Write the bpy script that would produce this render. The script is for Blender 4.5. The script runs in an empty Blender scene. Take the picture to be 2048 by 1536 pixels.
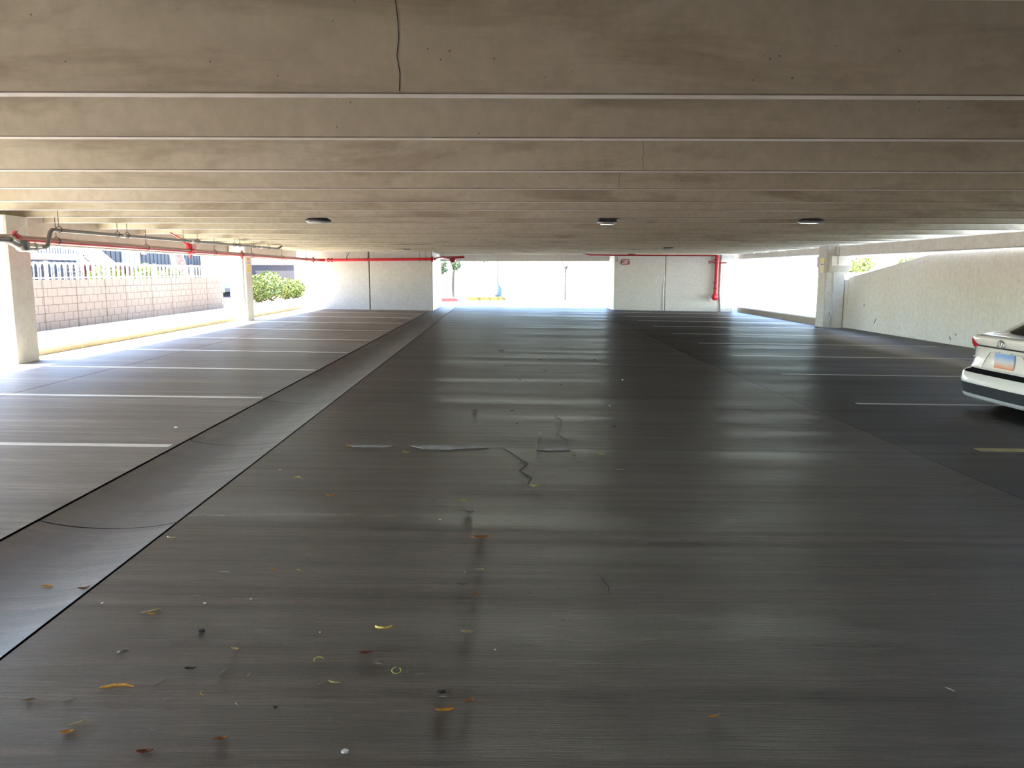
import bpy, math, random
from mathutils import Vector, Matrix
R = math.radians
random.seed(7)
scene = bpy.context.scene
col = scene.collection

# ------------------------------------------------------------------ camera, sky, sun, exposure
cam_data = bpy.data.cameras.new('camera')
cam_data.sensor_width = 36.0
cam_data.lens = 36.0 * 1540.0 / 2048.0
cam_data.clip_end = 500
cam = bpy.data.objects.new('camera', cam_data)
col.objects.link(cam)
cam.location = (0, 0, 1.55)
cam.rotation_euler = (R(90 - 8.2), 0, R(-0.884))
scene.camera = cam

world = bpy.data.worlds.new('sky')
scene.world = world
world.use_nodes = True
wn = world.node_tree.nodes
wl = world.node_tree.links
wn.clear()
w_out = wn.new('ShaderNodeOutputWorld')
w_bg = wn.new('ShaderNodeBackground')
w_sky = wn.new('ShaderNodeTexSky')
w_sky.sky_type = 'NISHITA'
w_sky.sun_disc = False
w_sky.sun_elevation = R(57)
w_sky.sun_rotation = R(-76)
w_sky.air_density = 1.0
w_sky.dust_density = 0.3
w_sky.ozone_density = 2.0
w_bg.inputs['Strength'].default_value = 0.55
wl.new(w_sky.outputs[0], w_bg.inputs['Color'])
wl.new(w_bg.outputs[0], w_out.inputs['Surface'])

sun_data = bpy.data.lights.new('sun', 'SUN')
sun_data.energy = 15.0
sun_data.angle = R(0.6)
sun_data.color = (1.0, 0.94, 0.84)
sun = bpy.data.objects.new('sun', sun_data)
col.objects.link(sun)
sun.rotation_euler = Vector((1.0, 0.25, -1.6)).to_track_quat('-Z', 'Y').to_euler()

scene.view_settings.view_transform = 'Standard'
scene.view_settings.look = 'None'
scene.view_settings.exposure = 2.6
scene.view_settings.gamma = 1.0
scene.view_settings.use_curve_mapping = False
scene.cycles.max_bounces = 14
scene.cycles.diffuse_bounces = 7
scene.cycles.glossy_bounces = 4
scene.cycles.sample_clamp_indirect = 12.0

# ------------------------------------------------------------------ materials
class NT:
    def __init__(s, name):
        s.m = bpy.data.materials.new(name); s.m.use_nodes = True
        s.t = s.m.node_tree; s.n = s.t.nodes
        s.b = s.n['Principled BSDF']
    def node(s, typ, **kw):
        n = s.n.new(typ)
        for k, v in kw.items(): setattr(n, k, v)
        return n
    def link(s, a, b): s.t.links.new(a, b)
    def pos(s, scale=(1, 1, 1), loc=(0, 0, 0)):
        g = s.node('ShaderNodeNewGeometry')
        mp = s.node('ShaderNodeMapping')
        mp.inputs['Scale'].default_value = scale
        mp.inputs['Location'].default_value = loc
        s.link(g.outputs['Position'], mp.inputs['Vector'])
        return mp.outputs['Vector']
    def noise(s, vec, scale, detail=4, rough=0.55, dist=0.0):
        n = s.node('ShaderNodeTexNoise')
        n.inputs['Scale'].default_value = scale
        n.inputs['Detail'].default_value = detail
        n.inputs['Roughness'].default_value = rough
        n.inputs['Distortion'].default_value = dist
        s.link(vec, n.inputs['Vector'])
        return n.outputs['Fac']
    def ramp(s, fac, stops):
        r = s.node('ShaderNodeValToRGB')
        el = r.color_ramp.elements
        el[0].position, el[0].color = stops[0][0], (*stops[0][1], 1)
        el[1].position, el[1].color = stops[1][0], (*stops[1][1], 1)
        for p_, c_ in stops[2:]:
            e = el.new(p_); e.color = (*c_, 1)
        s.link(fac, r.inputs['Fac'])
        return r.outputs['Color']
    def mix(s, fac, a, b, mode='MIX'):
        m = s.node('ShaderNodeMix', data_type='RGBA', blend_type=mode)
        for sock, v in ((m.inputs[0], fac), (m.inputs[6], a), (m.inputs[7], b)):
            if isinstance(v, (int, float)): sock.default_value = v
            elif isinstance(v, tuple): sock.default_value = (*v, 1)
            else: s.link(v, sock)
        return m.outputs[2]
    def bump(s, h, strength, dist=0.01, prev=None):
        b = s.node('ShaderNodeBump')
        b.inputs['Strength'].default_value = strength
        b.inputs['Distance'].default_value = dist
        s.link(h, b.inputs['Height'])
        if prev is not None: s.link(prev, b.inputs['Normal'])
        return b.outputs['Normal']
    def base(s, c):
        if isinstance(c, tuple): s.b.inputs['Base Color'].default_value = (*c, 1)
        else: s.link(c, s.b.inputs['Base Color'])
    def rough(s, r):
        if isinstance(r, (int, float)): s.b.inputs['Roughness'].default_value = r
        else: s.link(r, s.b.inputs['Roughness'])
    def normal(s, n): s.link(n, s.b.inputs['Normal'])

def mat_simple(name, c, rough=0.6, metal=0.0, vary=0.12, scale=6.0, bump=0.0):
    t = NT(name)
    f = t.noise(t.pos(), scale)
    lo = tuple(x * (1 - vary) for x in c); hi = tuple(min(1, x * (1 + vary)) for x in c)
    t.base(t.ramp(f, [(0.3, lo), (0.7, hi)]))
    t.rough(rough); t.b.inputs['Metallic'].default_value = metal
    if bump: t.normal(t.bump(f, bump, 0.01))
    return t.m

def mat_concrete(name, c, stain, streak_axis=None, holes=False, rough=0.85, stain_amt=0.5):
    t = NT(name)
    p = t.pos()
    big = t.noise(p, 0.45, 5, 0.6)
    fine = t.noise(p, 9.0, 6, 0.65)
    body = t.ramp(fine, [(0.25, tuple(x * 0.86 for x in c)), (0.75, tuple(x * 1.10 for x in c))])
    body = t.mix(t.ramp(big, [(0.35, (0, 0, 0)), (0.75, (1, 1, 1))]), body, t.mix(1.0, body, (0.93, 0.90, 0.84), 'MULTIPLY'))
    if streak_axis == 'z':
        sv = t.pos(scale=(5.5, 5.5, 0.22))
        st = t.noise(sv, 1.6, 5, 0.7)
        body = t.mix(t.ramp(st, [(0.52, (0, 0, 0)), (0.80, (stain_amt,) * 3)]), body, stain)
    elif streak_axis == 'x':
        sv = t.pos(scale=(0.55, 1.3, 2.6))
        st = t.noise(sv, 1.0, 6, 0.62, 0.6)
        body = t.mix(t.ramp(st, [(0.50, (0, 0, 0)), (0.72, (stain_amt,) * 3)]), body, stain)
    if holes:
        v = t.node('ShaderNodeTexVoronoi')
        v.inputs['Scale'].default_value = 12.0
        t.link(p, v.inputs['Vector'])
        hole = t.ramp(v.outputs['Distance'], [(0.05, (1, 1, 1)), (0.075, (0, 0, 0))])
        sel = t.ramp(t.noise(p, 2.2, 2), [(0.46, (0, 0, 0)), (0.54, (1, 1, 1))])
        body = t.mix(t.mix(1.0, hole, sel, 'MULTIPLY'), body, tuple(x * 0.3 for x in c))
    t.base(body); t.rough(rough)
    t.normal(t.bump(fine, 0.22 if holes else 0.08, 0.006))
    return t.m

def mat_floor(name, c_lo, c_hi, rlo, rhi, aniso=0.985, dirt=False):
    t = NT(name)
    p = t.pos()
    big = t.noise(p, 0.28, 5, 0.6)
    bands = t.noise(t.pos(scale=(0.10, 1.6, 1)), 1.1, 6, 0.62)     # broom passes run across the aisle
    fine = t.noise(t.pos(scale=(1.2, 38, 1)), 3.0, 5, 0.7)
    grit = t.noise(p, 70.0, 4, 0.7)
    bands2 = t.noise(t.pos(scale=(0.25, 7.0, 1), loc=(3, 1, 0)), 1.3, 5, 0.65)
    c = t.ramp(bands, [(0.30, c_lo), (0.70, c_hi)])
    c = t.mix(0.7, c, t.ramp(bands2, [(0.32, (0.35, 0.35, 0.35)), (0.68, (1.65, 1.65, 1.65))]), 'MULTIPLY')
    c = t.mix(t.ramp(big, [(0.35, (0, 0, 0)), (0.7, (0.8, 0.8, 0.8))]), c, t.mix(1.0, c, (0.62, 0.57, 0.52), 'MULTIPLY'))
    c = t.mix(0.85, c, t.ramp(fine, [(0.30, (0.35, 0.35, 0.35)), (0.70, (1.55, 1.55, 1.55))]), 'MULTIPLY')
    c = t.mix(0.35, c, t.ramp(grit, [(0.3, (0.4, 0.4, 0.4)), (0.7, (1.4, 1.4, 1.4))]), 'MULTIPLY')
    if dirt:      # silt and drip stains left along the bottom of the gutter
        sx = t.node('ShaderNodeSeparateXYZ'); t.link(t.pos(), sx.inputs[0])
        wob = t.noise(t.pos(scale=(1.2, 0.7, 1)), 1.6, 5, 0.65)
        ad = t.node('ShaderNodeMath', operation='MULTIPLY_ADD'); ad.inputs[1].default_value = 0.7
        t.link(wob, ad.inputs[0]); t.link(sx.outputs['X'], ad.inputs[2])
        mr = t.node('ShaderNodeMapRange'); mr.inputs['From Min'].default_value = -2.75; mr.inputs['From Max'].default_value = -1.65
        t.link(ad.outputs[0], mr.inputs['Value'])
        band = t.ramp(mr.outputs[0], [(0.22, (0.35, 0.35, 0.35)), (0.98, (0, 0, 0)), (0.42, (0.95, 0.95, 0.95)), (0.58, (0.75, 0.75, 0.75)), (0.74, (0.08, 0.08, 0.08))])
        c = t.mix(band, c, t.mix(1.0, c, (0.22, 0.18, 0.15), 'MULTIPLY'))
    t.base(c)
    rr = t.node('ShaderNodeMapRange')
    rr.inputs['From Min'].default_value = 0.3; rr.inputs['From Max'].default_value = 0.7
    rr.inputs['To Min'].default_value = rlo; rr.inputs['To Max'].default_value = rhi
    t.link(bands, rr.inputs['Value'])
    t.rough(rr.outputs[0])
    t.b.inputs['Anisotropic'].default_value = aniso
    t.b.inputs['Specular IOR Level'].default_value = 1.0
    tg = t.node('ShaderNodeTangent', direction_type='UV_MAP', uv_map='UVMap')
    t.link(tg.outputs[0], t.b.inputs['Tangent'])
    n1 = t.bump(fine, 0.7, 0.010)
    n2 = t.bump(grit, 0.08, 0.003, n1)
    t.normal(n2)
    return t.m

M = {}
M['floor_left'] = mat_floor('pale_broom_concrete', (0.100, 0.084, 0.072), (0.310, 0.262, 0.220), 0.36, 0.47)  # slab's own paler tone plus light from the left, both in the colour
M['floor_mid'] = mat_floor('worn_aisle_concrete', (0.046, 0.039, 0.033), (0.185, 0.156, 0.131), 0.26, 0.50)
M['floor_right'] = mat_floor('shaded_sealed_concrete', (0.026, 0.0225, 0.020), (0.080, 0.069, 0.060), 0.28, 0.48)  # shade on the right side of the floor put into a darker colour
M['gutter'] = mat_floor('gutter_concrete', (0.070, 0.058, 0.049), (0.200, 0.168, 0.142), 0.42, 0.55, 0.6, True)
M['joint'] = mat_simple('joint_dirt', (0.012, 0.010, 0.009), 0.95)
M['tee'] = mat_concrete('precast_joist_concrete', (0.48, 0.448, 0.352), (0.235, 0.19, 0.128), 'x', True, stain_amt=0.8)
M['tee_edge'] = mat_simple('grime_shadow_arris', (0.20, 0.17, 0.13), 0.9, vary=0.3)  # grime and the shadow line above the soffit, both in the colour
M['tee_soffit'] = mat_concrete('bounce_lit_soffit', (0.88, 0.84, 0.76), (0.66, 0.58, 0.46), 'x', False, 0.6, 0.3)  # bounced light on the joist undersides put into a paler colour
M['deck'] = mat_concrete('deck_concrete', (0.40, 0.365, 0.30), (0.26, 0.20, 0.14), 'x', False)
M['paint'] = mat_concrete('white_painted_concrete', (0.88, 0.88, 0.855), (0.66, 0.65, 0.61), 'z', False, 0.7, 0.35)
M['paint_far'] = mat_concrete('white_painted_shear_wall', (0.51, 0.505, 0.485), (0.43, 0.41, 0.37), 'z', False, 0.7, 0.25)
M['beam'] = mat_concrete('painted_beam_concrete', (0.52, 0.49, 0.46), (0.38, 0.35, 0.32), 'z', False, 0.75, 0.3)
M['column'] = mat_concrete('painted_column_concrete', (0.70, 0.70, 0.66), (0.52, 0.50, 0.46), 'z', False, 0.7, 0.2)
M['stripe'] = mat_concrete('white_stall_paint', (0.62, 0.58, 0.50), (0.30, 0.26, 0.20), 'x', False, 0.5, 0.6)
M['stripe_y'] = mat_concrete('worn_yellow_stall_paint', (0.50, 0.42, 0.20), (0.2, 0.17, 0.12), 'x', False, 0.6, 0.9)
M['patch'] = mat_simple('pale_repair_mortar', (0.26, 0.255, 0.245), 0.75, vary=0.25, scale=14)
M['crack'] = mat_simple('crack_dark', (0.03, 0.026, 0.022), 0.95)
M['curb_y'] = mat_concrete('faded_yellow_curb_paint', (0.60, 0.53, 0.34), (0.50, 0.46, 0.38), 'z', False, 0.8, 0.6)
M['curb_yellow'] = mat_simple('yellow_street_curb_paint', (0.10, 0.075, 0.006), 0.8)
M['curb_tan'] = mat_concrete('tan_curb_concrete', (0.46, 0.40, 0.32), (0.30, 0.25, 0.2), 'z', False, 0.85, 0.4)
M['walk'] = mat_concrete('sidewalk_concrete', (0.78, 0.74, 0.68), (0.66, 0.60, 0.52), 'x', False, 0.9, 0.3)
M['street'] = mat_concrete('street_concrete', (0.50, 0.49, 0.47), (0.42, 0.40, 0.38), 'x', False, 0.9, 0.3)
M['block'] = mat_concrete('block_wall_concrete', (0.14, 0.118, 0.106), (0.11, 0.09, 0.078), 'z', False, 0.9, 0.3)
M['mortar'] = mat_simple('mortar', (0.075, 0.058, 0.05), 0.95)
M['gravel'] = mat_simple('red_brown_gravel', (0.34, 0.20, 0.16), 0.95, vary=0.4, scale=30)
def mat_dusty_red(name, c):
    t = NT(name)
    g = t.node('ShaderNodeNewGeometry'); sp = t.node('ShaderNodeSeparateXYZ'); t.link(g.outputs['Normal'], sp.inputs[0])
    ad = t.node('ShaderNodeMath', operation='MULTIPLY_ADD'); ad.inputs[1].default_value = 0.5
    t.link(t.noise(t.pos(), 8.0, 4), ad.inputs[0]); t.link(sp.outputs['Z'], ad.inputs[2])
    t.base(t.ramp(ad.outputs[0], [(0.05, c), (0.45, (0.26, 0.17, 0.14))]))
    t.rough(0.4)
    return t.m
M['red_dusty'] = mat_dusty_red('dusty_red_sprinkler_paint', (0.50, 0.010, 0.020))
M['red'] = mat_simple('red_sprinkler_paint', (0.52, 0.010, 0.018), 0.35, vary=0.15)
M['reddark'] = mat_simple('red_fitting_paint', (0.26, 0.006, 0.012), 0.4, vary=0.2)
M['grey_pipe'] = mat_simple('grey_cast_iron', (0.16, 0.155, 0.15), 0.5, 0.3)
M['coupling'] = mat_simple('steel_coupling_band', (0.45, 0.44, 0.42), 0.35, 0.8)
M['rod'] = mat_simple('dark_hanger_steel', (0.05, 0.045, 0.04), 0.5, 0.6)
M['galv'] = mat_simple('pale_galvanised_conduit', (0.62, 0.63, 0.62), 0.45, 0.2)
M['lamp_dark'] = mat_simple('dark_bronze_lamp_housing', (0.025, 0.025, 0.028), 0.4)
M['lamp_lens'] = mat_simple('unlit_lamp_lens', (0.34, 0.35, 0.34), 0.25)
M['sign_red'] = mat_simple('exit_sign_red', (0.22, 0.012, 0.018), 0.4)
M['sign_white'] = mat_simple('sign_white', (0.8, 0.72, 0.72), 0.4, vary=0.03)
M['sign_yellow'] = mat_simple('sign_yellow', (0.78, 0.66, 0.08), 0.45, vary=0.05)
M['sign_orange'] = mat_simple('sign_orange', (0.80, 0.36, 0.08), 0.45, vary=0.05)
M['sign_grey'] = mat_simple('sign_print_grey', (0.22, 0.22, 0.2), 0.5)
M['white_metal'] = mat_simple('white_fence_enamel', (0.78, 0.78, 0.76), 0.4, vary=0.04)
M['siding'] = mat_simple('grey_board_siding', (0.040, 0.040, 0.042), 0.8)
M['trim_white'] = mat_simple('white_building_trim', (0.45, 0.45, 0.45), 0.6, vary=0.04)
M['curtain'] = mat_simple('blue_grey_window_curtain', (0.010, 0.026, 0.032), 0.3, vary=0.25, scale=3)
M['brown_slat'] = mat_simple('red_brown_timber', (0.060, 0.016, 0.009), 0.8)
M['bark'] = mat_simple('bark', (0.16, 0.12, 0.09), 0.9, vary=0.4, scale=12, bump=0.5)
M['leaf_y'] = mat_simple('yellow_green_foliage', (0.085, 0.115, 0.010), 0.6, vary=0.5, scale=9)
M['leaf_g'] = mat_simple('green_foliage', (0.024, 0.045, 0.010), 0.6, vary=0.5, scale=9)
M['bark_pale'] = mat_simple('street_tree_bark', (0.030, 0.024, 0.019), 0.9, vary=0.4, scale=12)
M['curb_red'] = mat_simple('red_curb_paint', (0.22, 0.006, 0.008), 0.7)
M['blue_post'] = mat_simple('blue_grey_post_paint', (0.02, 0.035, 0.045), 0.5)
M['car'] = mat_simple('white_car_paint', (0.72, 0.71, 0.67), 0.22, vary=0.01)
M['car'].node_tree.nodes['Principled BSDF'].inputs['Coat Weight'].default_value = 0.6
M['car_black'] = mat_simple('black_car_plastic', (0.012, 0.013, 0.015), 0.35)
M['car_matte'] = mat_simple('matte_black_gap', (0.006, 0.006, 0.007), 0.95)
M['car_matte'].node_tree.nodes['Principled BSDF'].inputs['Specular IOR Level'].default_value = 0.1
M['car_lower'] = mat_simple('dark_slate_bumper_plastic', (0.030, 0.036, 0.042), 0.42)
M['chrome'] = mat_simple('silver_trim', (0.62, 0.63, 0.64), 0.22, 0.9, vary=0.02)
M['silver'] = mat_simple('satin_silver_plastic', (0.42, 0.43, 0.43), 0.3, 0.2, vary=0.05)
M['glass_dark'] = mat_simple('dark_car_glass', (0.012, 0.014, 0.014), 0.08)
M['tail_red'] = mat_simple('red_tail_lens', (0.60, 0.01, 0.03), 0.12)
M['tail_clear'] = mat_simple('clear_tail_lens', (0.70, 0.72, 0.72), 0.1)
M['tyre'] = mat_simple('tyre_rubber', (0.018, 0.018, 0.019), 0.8, bump=0.3, scale=40)
for nm, c in dict(l_orange=(0.70, 0.33, 0.04), l_yellow=(0.72, 0.50, 0.08), l_ygreen=(0.52, 0.50, 0.12), l_brown=(0.34, 0.15, 0.06),
                  l_red=(0.24, 0.07, 0.05), l_dark=(0.07, 0.055, 0.045), l_tan=(0.52, 0.40, 0.22), l_olive=(0.22, 0.15, 0.05),
                  l_straw=(0.26, 0.24, 0.19), l_white=(0.66, 0.64, 0.60), l_grey=(0.14, 0.125, 0.11), l_black=(0.02, 0.018, 0.016)).items():
    M[nm] = mat_simple('litter_' + nm[2:], c, 0.7, vary=0.3, scale=60)

def plate_mat():
    t = NT('printed_licence_plate')
    tc = t.node('ShaderNodeTexCoord'); sp = t.node('ShaderNodeSeparateXYZ')
    t.link(tc.outputs['Generated'], sp.inputs[0])
    nz = t.noise(tc.outputs['Generated'], 4.0, 2)
    ad = t.node('ShaderNodeMath', operation='MULTIPLY_ADD')
    ad.inputs[1].default_value = 0.25; t.link(nz, ad.inputs[0]); t.link(sp.outputs['Z'], ad.inputs[2])
    t.base(t.ramp(ad.outputs[0], [(0.10, (0.75, 0.22, 0.05)), (0.95, (0.22, 0.38, 0.72)), (0.35, (0.66, 0.47, 0.38)), (0.6, (0.62, 0.62, 0.64))]))
    t.rough(0.35)
    return t.m
M['plate'] = plate_mat()

# ------------------------------------------------------------------ mesh helpers
class MB:
    def __init__(s): s.v = []; s.f = []; s.sm = []
    def add(s, verts, faces, smooth=False):
        o = len(s.v); s.v += [tuple(p) for p in verts]
        s.f += [tuple(i + o for i in f) for f in faces]; s.sm += [smooth] * len(faces)
        return s
    def box(s, x0, x1, y0, y1, z0, z1):
        v = [(x, y, z) for z in (z0, z1) for y in (y0, y1) for x in (x0, x1)]
        return s.add(v, [(0, 2, 3, 1), (4, 5, 7, 6), (0, 1, 5, 4), (2, 6, 7, 3), (0, 4, 6, 2), (1, 3, 7, 5)])
    def prism(s, prof, axis, a, b, smooth=False):
        """closed 2-D profile extruded along axis from a to b; profile is in the other two axes in x,y,z order"""
        n = len(prof)
        def P(q, t):
            return {'x': (t, q[0], q[1]), 'y': (q[0], t, q[1]), 'z': (q[0], q[1], t)}[axis]
        v = [P(q, a) for q in prof] + [P(q, b) for q in prof]
        f = [(i, (i + 1) % n, n + (i + 1) % n, n + i) for i in range(n)]
        s.add(v, f, smooth)
        s.add(v, [tuple(range(n - 1, -1, -1)), tuple(range(n, 2 * n))])
        return s
    def tube(s, pts, r, n=10, smooth=True, caps=True):
        pts = [Vector(p) for p in pts]
        rs = r if isinstance(r, (list, tuple)) else [r] * len(pts)
        rings = []; prev = None
        for i, p in enumerate(pts):
            d = (pts[min(i + 1, len(pts) - 1)] - pts[max(i - 1, 0)]).normalized()
            if prev is None:
                up = Vector((0, 0, 1)) if abs(d.z) < 0.9 else Vector((1, 0, 0))
                a = d.cross(up).normalized()
            else:
                a = (prev - d * prev.dot(d)).normalized()
            prev = a; b = d.cross(a)
            rings.append([p + (a * math.cos(2 * math.pi * k / n) + b * math.sin(2 * math.pi * k / n)) * rs[i] for k in range(n)])
        v = [q for rg in rings for q in rg]
        f = [(i * n + k, i * n + (k + 1) % n, (i + 1) * n + (k + 1) % n, (i + 1) * n + k) for i in range(len(rings) - 1) for k in range(n)]
        s.add(v, f, smooth)
        if caps:
            s.add(rings[0], [tuple(range(n - 1, -1, -1))]); s.add(rings[-1], [tuple(range(n))])
        return s
    def lathe(s, prof, centre, axis='z', n=24, smooth=True):
        """(radius, height) profile turned round an axis through centre"""
        c = Vector(centre); v = []
        for r_, h_ in prof:
            for k in range(n):
                a = 2 * math.pi * k / n; u, w = r_ * math.cos(a), r_ * math.sin(a)
                v.append(c + Vector({'z': (u, w, h_), 'x': (h_, u, w), 'y': (u, h_, w)}[axis]))
        f = [(i * n + k, i * n + (k + 1) % n, (i + 1) * n + (k + 1) % n, (i + 1) * n + k) for i in range(len(prof) - 1) for k in range(n)]
        return s.add(v, f, smooth)
    def ring(s, centre, R_, r, axis='y', n=20, m=6, ex=1.0, ez=1.0):
        """torus; axis is its normal, ex/ez stretch it to an ellipse"""
        pts = []
        for k in range(n + 1):
            a = 2 * math.pi * k / n; u, w = R_ * math.cos(a) * ex, R_ * math.sin(a) * ez
            pts.append(Vector(centre) + Vector({'z': (u, w, 0), 'x': (0, u, w), 'y': (u, 0, w)}[axis]))
        return s.tube(pts, r, m, caps=False)
    def mesh(s, name, off=(0, 0, 0), mat=None):
        me = bpy.data.meshes.new(name)
        ox, oy, oz = off
        me.from_pydata([(x - ox, y - oy, z - oz) for x, y, z in s.v], [], s.f)
        me.polygons.foreach_set('use_smooth', s.sm)
        uv = me.uv_layers.new(name='UVMap')
        co = [me.vertices[l.vertex_index].co for l in me.loops]
        uv.data.foreach_set('uv', [c for p in co for c in (p.y, p.x)])
        if mat: me.materials.append(mat)
        me.validate(); me.update()
        return me
    def build(s, name, mat, parent=None, local=False):
        m = M[mat]
        if parent is None:
            xs, ys, zs = zip(*s.v)
            off = ((min(xs) + max(xs)) / 2, (min(ys) + max(ys)) / 2, min(zs))
        else:
            off = (0, 0, 0) if local else world_loc(parent)
        o = bpy.data.objects.new(name, s.mesh(name, off, m))
        col.objects.link(o)
        if parent is None: o.location = off
        else: o.parent = parent
        return o

def world_loc(o):
    p = Vector(o.location)
    while o.parent: o = o.parent; p += Vector(o.location)
    return tuple(p)
def tag(o, label=None, cat=None, group=None, kind=None):
    if label: o['label'] = label
    if cat: o['category'] = cat
    if group: o['group'] = group
    if kind: o['kind'] = kind
    return o
def thing(name, label, cat, loc=(0, 0, 0), group=None, rz=0):
    o = bpy.data.objects.new(name, None); col.objects.link(o)
    o.location = loc; o.rotation_euler = (0, 0, rz); o.empty_display_size = 0.1
    return tag(o, label, cat, group)
def inst(src, name, loc, parent, scale=None, rot=None):
    o = bpy.data.objects.new(name, src); col.objects.link(o)
    o.parent = parent; o.location = loc
    if scale: o.scale = scale
    if rot: o.rotation_euler = rot
    return o
def chamfer_rect(x0, x1, y0, y1, c):
    return [(x0 + c, y0), (x1 - c, y0), (x1, y0 + c), (x1, y1 - c), (x1 - c, y1), (x0 + c, y1), (x0, y1 - c), (x0, y0 + c)]

FS = -0.016                      # the floor falls gently to the right
def fz(x): return FS * x
def tz(y): return 2.485 - 0.0033 * y   # underside of the joists

# ------------------------------------------------------------------ floor: base, slabs, gutter, joints, stall lines
Y0, Y1 = -30.0, 36.3
def slab(mb, x0, x1, y0, y1, th=0.12):
    v = [(x0, y0, fz(x0) - th), (x1, y0, fz(x1) - th), (x1, y1, fz(x1) - th), (x0, y1, fz(x0) - th),
         (x0, y0, fz(x0)), (x1, y0, fz(x1)), (x1, y1, fz(x1)), (x0, y1, fz(x0))]
    return mb.add(v, [(3, 2, 1, 0), (4, 5, 6, 7), (0, 1, 5, 4), (1, 2, 6, 5), (2, 3, 7, 6), (3, 0, 4, 7)])
mb = MB(); slab(mb, -8.0, 11.0, Y0, Y1, 0.10)
mb.v = [(x, y, z - 0.014) for x, y, z in mb.v]
floor = mb.build('floor', 'joint'); tag(floor, kind='structure')
def fchild(mb, name, mat): return mb.build(name, mat, floor)
GL, GR, RL = -2.84, -1.99, 3.75
ycuts = [Y0, -16.0, -4.6, 6.75, 18.35, 29.6, Y1]
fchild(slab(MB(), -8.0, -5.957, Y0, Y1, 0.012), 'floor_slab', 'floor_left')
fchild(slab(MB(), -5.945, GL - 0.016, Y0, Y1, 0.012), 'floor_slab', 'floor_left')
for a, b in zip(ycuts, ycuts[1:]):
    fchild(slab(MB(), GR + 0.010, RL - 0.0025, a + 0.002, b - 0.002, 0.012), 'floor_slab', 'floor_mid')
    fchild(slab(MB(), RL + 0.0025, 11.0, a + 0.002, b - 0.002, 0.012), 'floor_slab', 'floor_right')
# dished drainage gutter, a length every 2.3 m
def gutter(y0, y1):
    mb = MB(); n = 12; top = []
    x0, x1 = GL + 0.012, GR - 0.006
    for i in range(n + 1):
        u = i / n; x = x0 + (x1 - x0) * u
        top.append((x, fz(x) - 0.045 * (1 - (2 * u - 1) ** 2) ** 0.9))
    nn = len(top)
    v = [(x, y0, z) for x, z in top] + [(x, y1, z) for x, z in top] + [(x, y0, z - 0.05) for x, z in top] + [(x, y1, z - 0.05) for x, z in top]
    f = []
    for i in range(n):
        f.append((i, i + 1, nn + i + 1, nn + i))
    mb.add(v, f, True)
    mb.add(v, [(2 * nn + i, i, i + 1, 2 * nn + i + 1)[::-1] for i in range(n)])
    mb.add(v, [(nn + i, nn + i + 1, 3 * nn + i + 1, 3 * nn + i) for i in range(n)])
    return mb
# the base is cut lower under the gutter by keeping it as its own piece
y = Y0
gy = [4.6 + 2.3 * k for k in range(-16, 15)]
gy = [g for g in gy if Y0 <= g <= Y1]
edges = [Y0] + gy + [Y1]
for a, b in zip(edges, edges[1:]):
    if b - a > 0.05: fchild(gutter(a + 0.008, b - 0.008), 'gutter_slab', 'gutter')
# open the base mesh below the gutter: two halves left and right of it
me = floor.data; me.clear_geometry()
mb2 = MB(); lx, ly, lz = floor.location
for x0, x1 in ((-8.0, GL - 0.004), (GL - 0.004, GR + 0.003), (GR + 0.003, 11.0)):
    n0 = len(mb2.v); slab(mb2, x0, x1, Y0, Y1, 0.10)
    dz = 0.07 if x0 == GL - 0.004 else 0.0125
    mb2.v[n0:] = [(x, y, z - dz) for x, y, z in mb2.v[n0:]]
me.from_pydata([(x - lx, y - ly, z - lz) for x, y, z in mb2.v], [], mb2.f); me.update()

def stripe(x0, x1, yy, w=0.10, mat='stripe', slope=0.0):
    z = 0.0025
    v = []
    for x, y_ in ((x0, yy), (x1, yy + slope), (x1, yy + slope + w), (x0, yy + w)):
        v.append((x, y_, fz(x) + z))
    v += [(x, y_, zz - 0.004) for x, y_, zz in v]
    m = MB(); m.add(v, [(0, 1, 2, 3), (4, 5, 1, 0), (5, 6, 2, 1), (6, 7, 3, 2), (7, 4, 0, 3)])
    fchild(m, 'stall_line', mat)
for yy in (1.15, 3.9, 6.62, 9.26, 11.98, 14.66, 17.40, 20.26, 23.2, 26.0, 28.95):
    stripe(-7.4, -2.90, yy, 0.10)
for yy in (1.4, 4.15): stripe(4.40, 10.0, yy)
stripe(4.42, 10.0, 6.84, 0.13, 'stripe_y')
for yy, x0 in ((9.42, 4.48), (12.28, 4.56), (15.12, 4.62), (17.90, 4.66), (20.76, 4.70), (23.75, 4.74), (26.55, 4.76), (29.4, 4.78), (32.1, 4.8)):
    stripe(x0, 10.3, yy, 0.085)
# pale mortar patches along the transverse joint, hairline cracks
def patch(pts, name, mat, lift=0.003):
    m = MB(); n = len(pts)
    v = [(x, y, fz(x) + lift) for x, y in pts] + [(x, y, fz(x) - 0.002) for x, y in pts]
    m.add(v, [tuple(range(n))] + [((i + 1) % n, i, n + i, n + (i + 1) % n) for i in range(n)])
    fchild(m, name, mat)
patch([(-1.34, 6.74), (-1.20, 6.70), (-1.02, 6.71), (-0.97, 6.76), (-1.10, 6.79), (-1.28, 6.78)], 'repair_patch', 'patch')
patch([(-0.80, 6.78), (-0.68, 6.66), (-0.45, 6.64), (-0.28, 6.70), (-0.10, 6.74), (-0.24, 6.80), (-0.36, 6.77), (-0.52, 6.83), (-0.66, 6.80)], 'repair_patch', 'patch')
patch([(0.32, 6.70), (0.46, 6.66), (0.62, 6.69), (0.60, 6.76), (0.44, 6.74)], 'repair_patch', 'patch')
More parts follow.
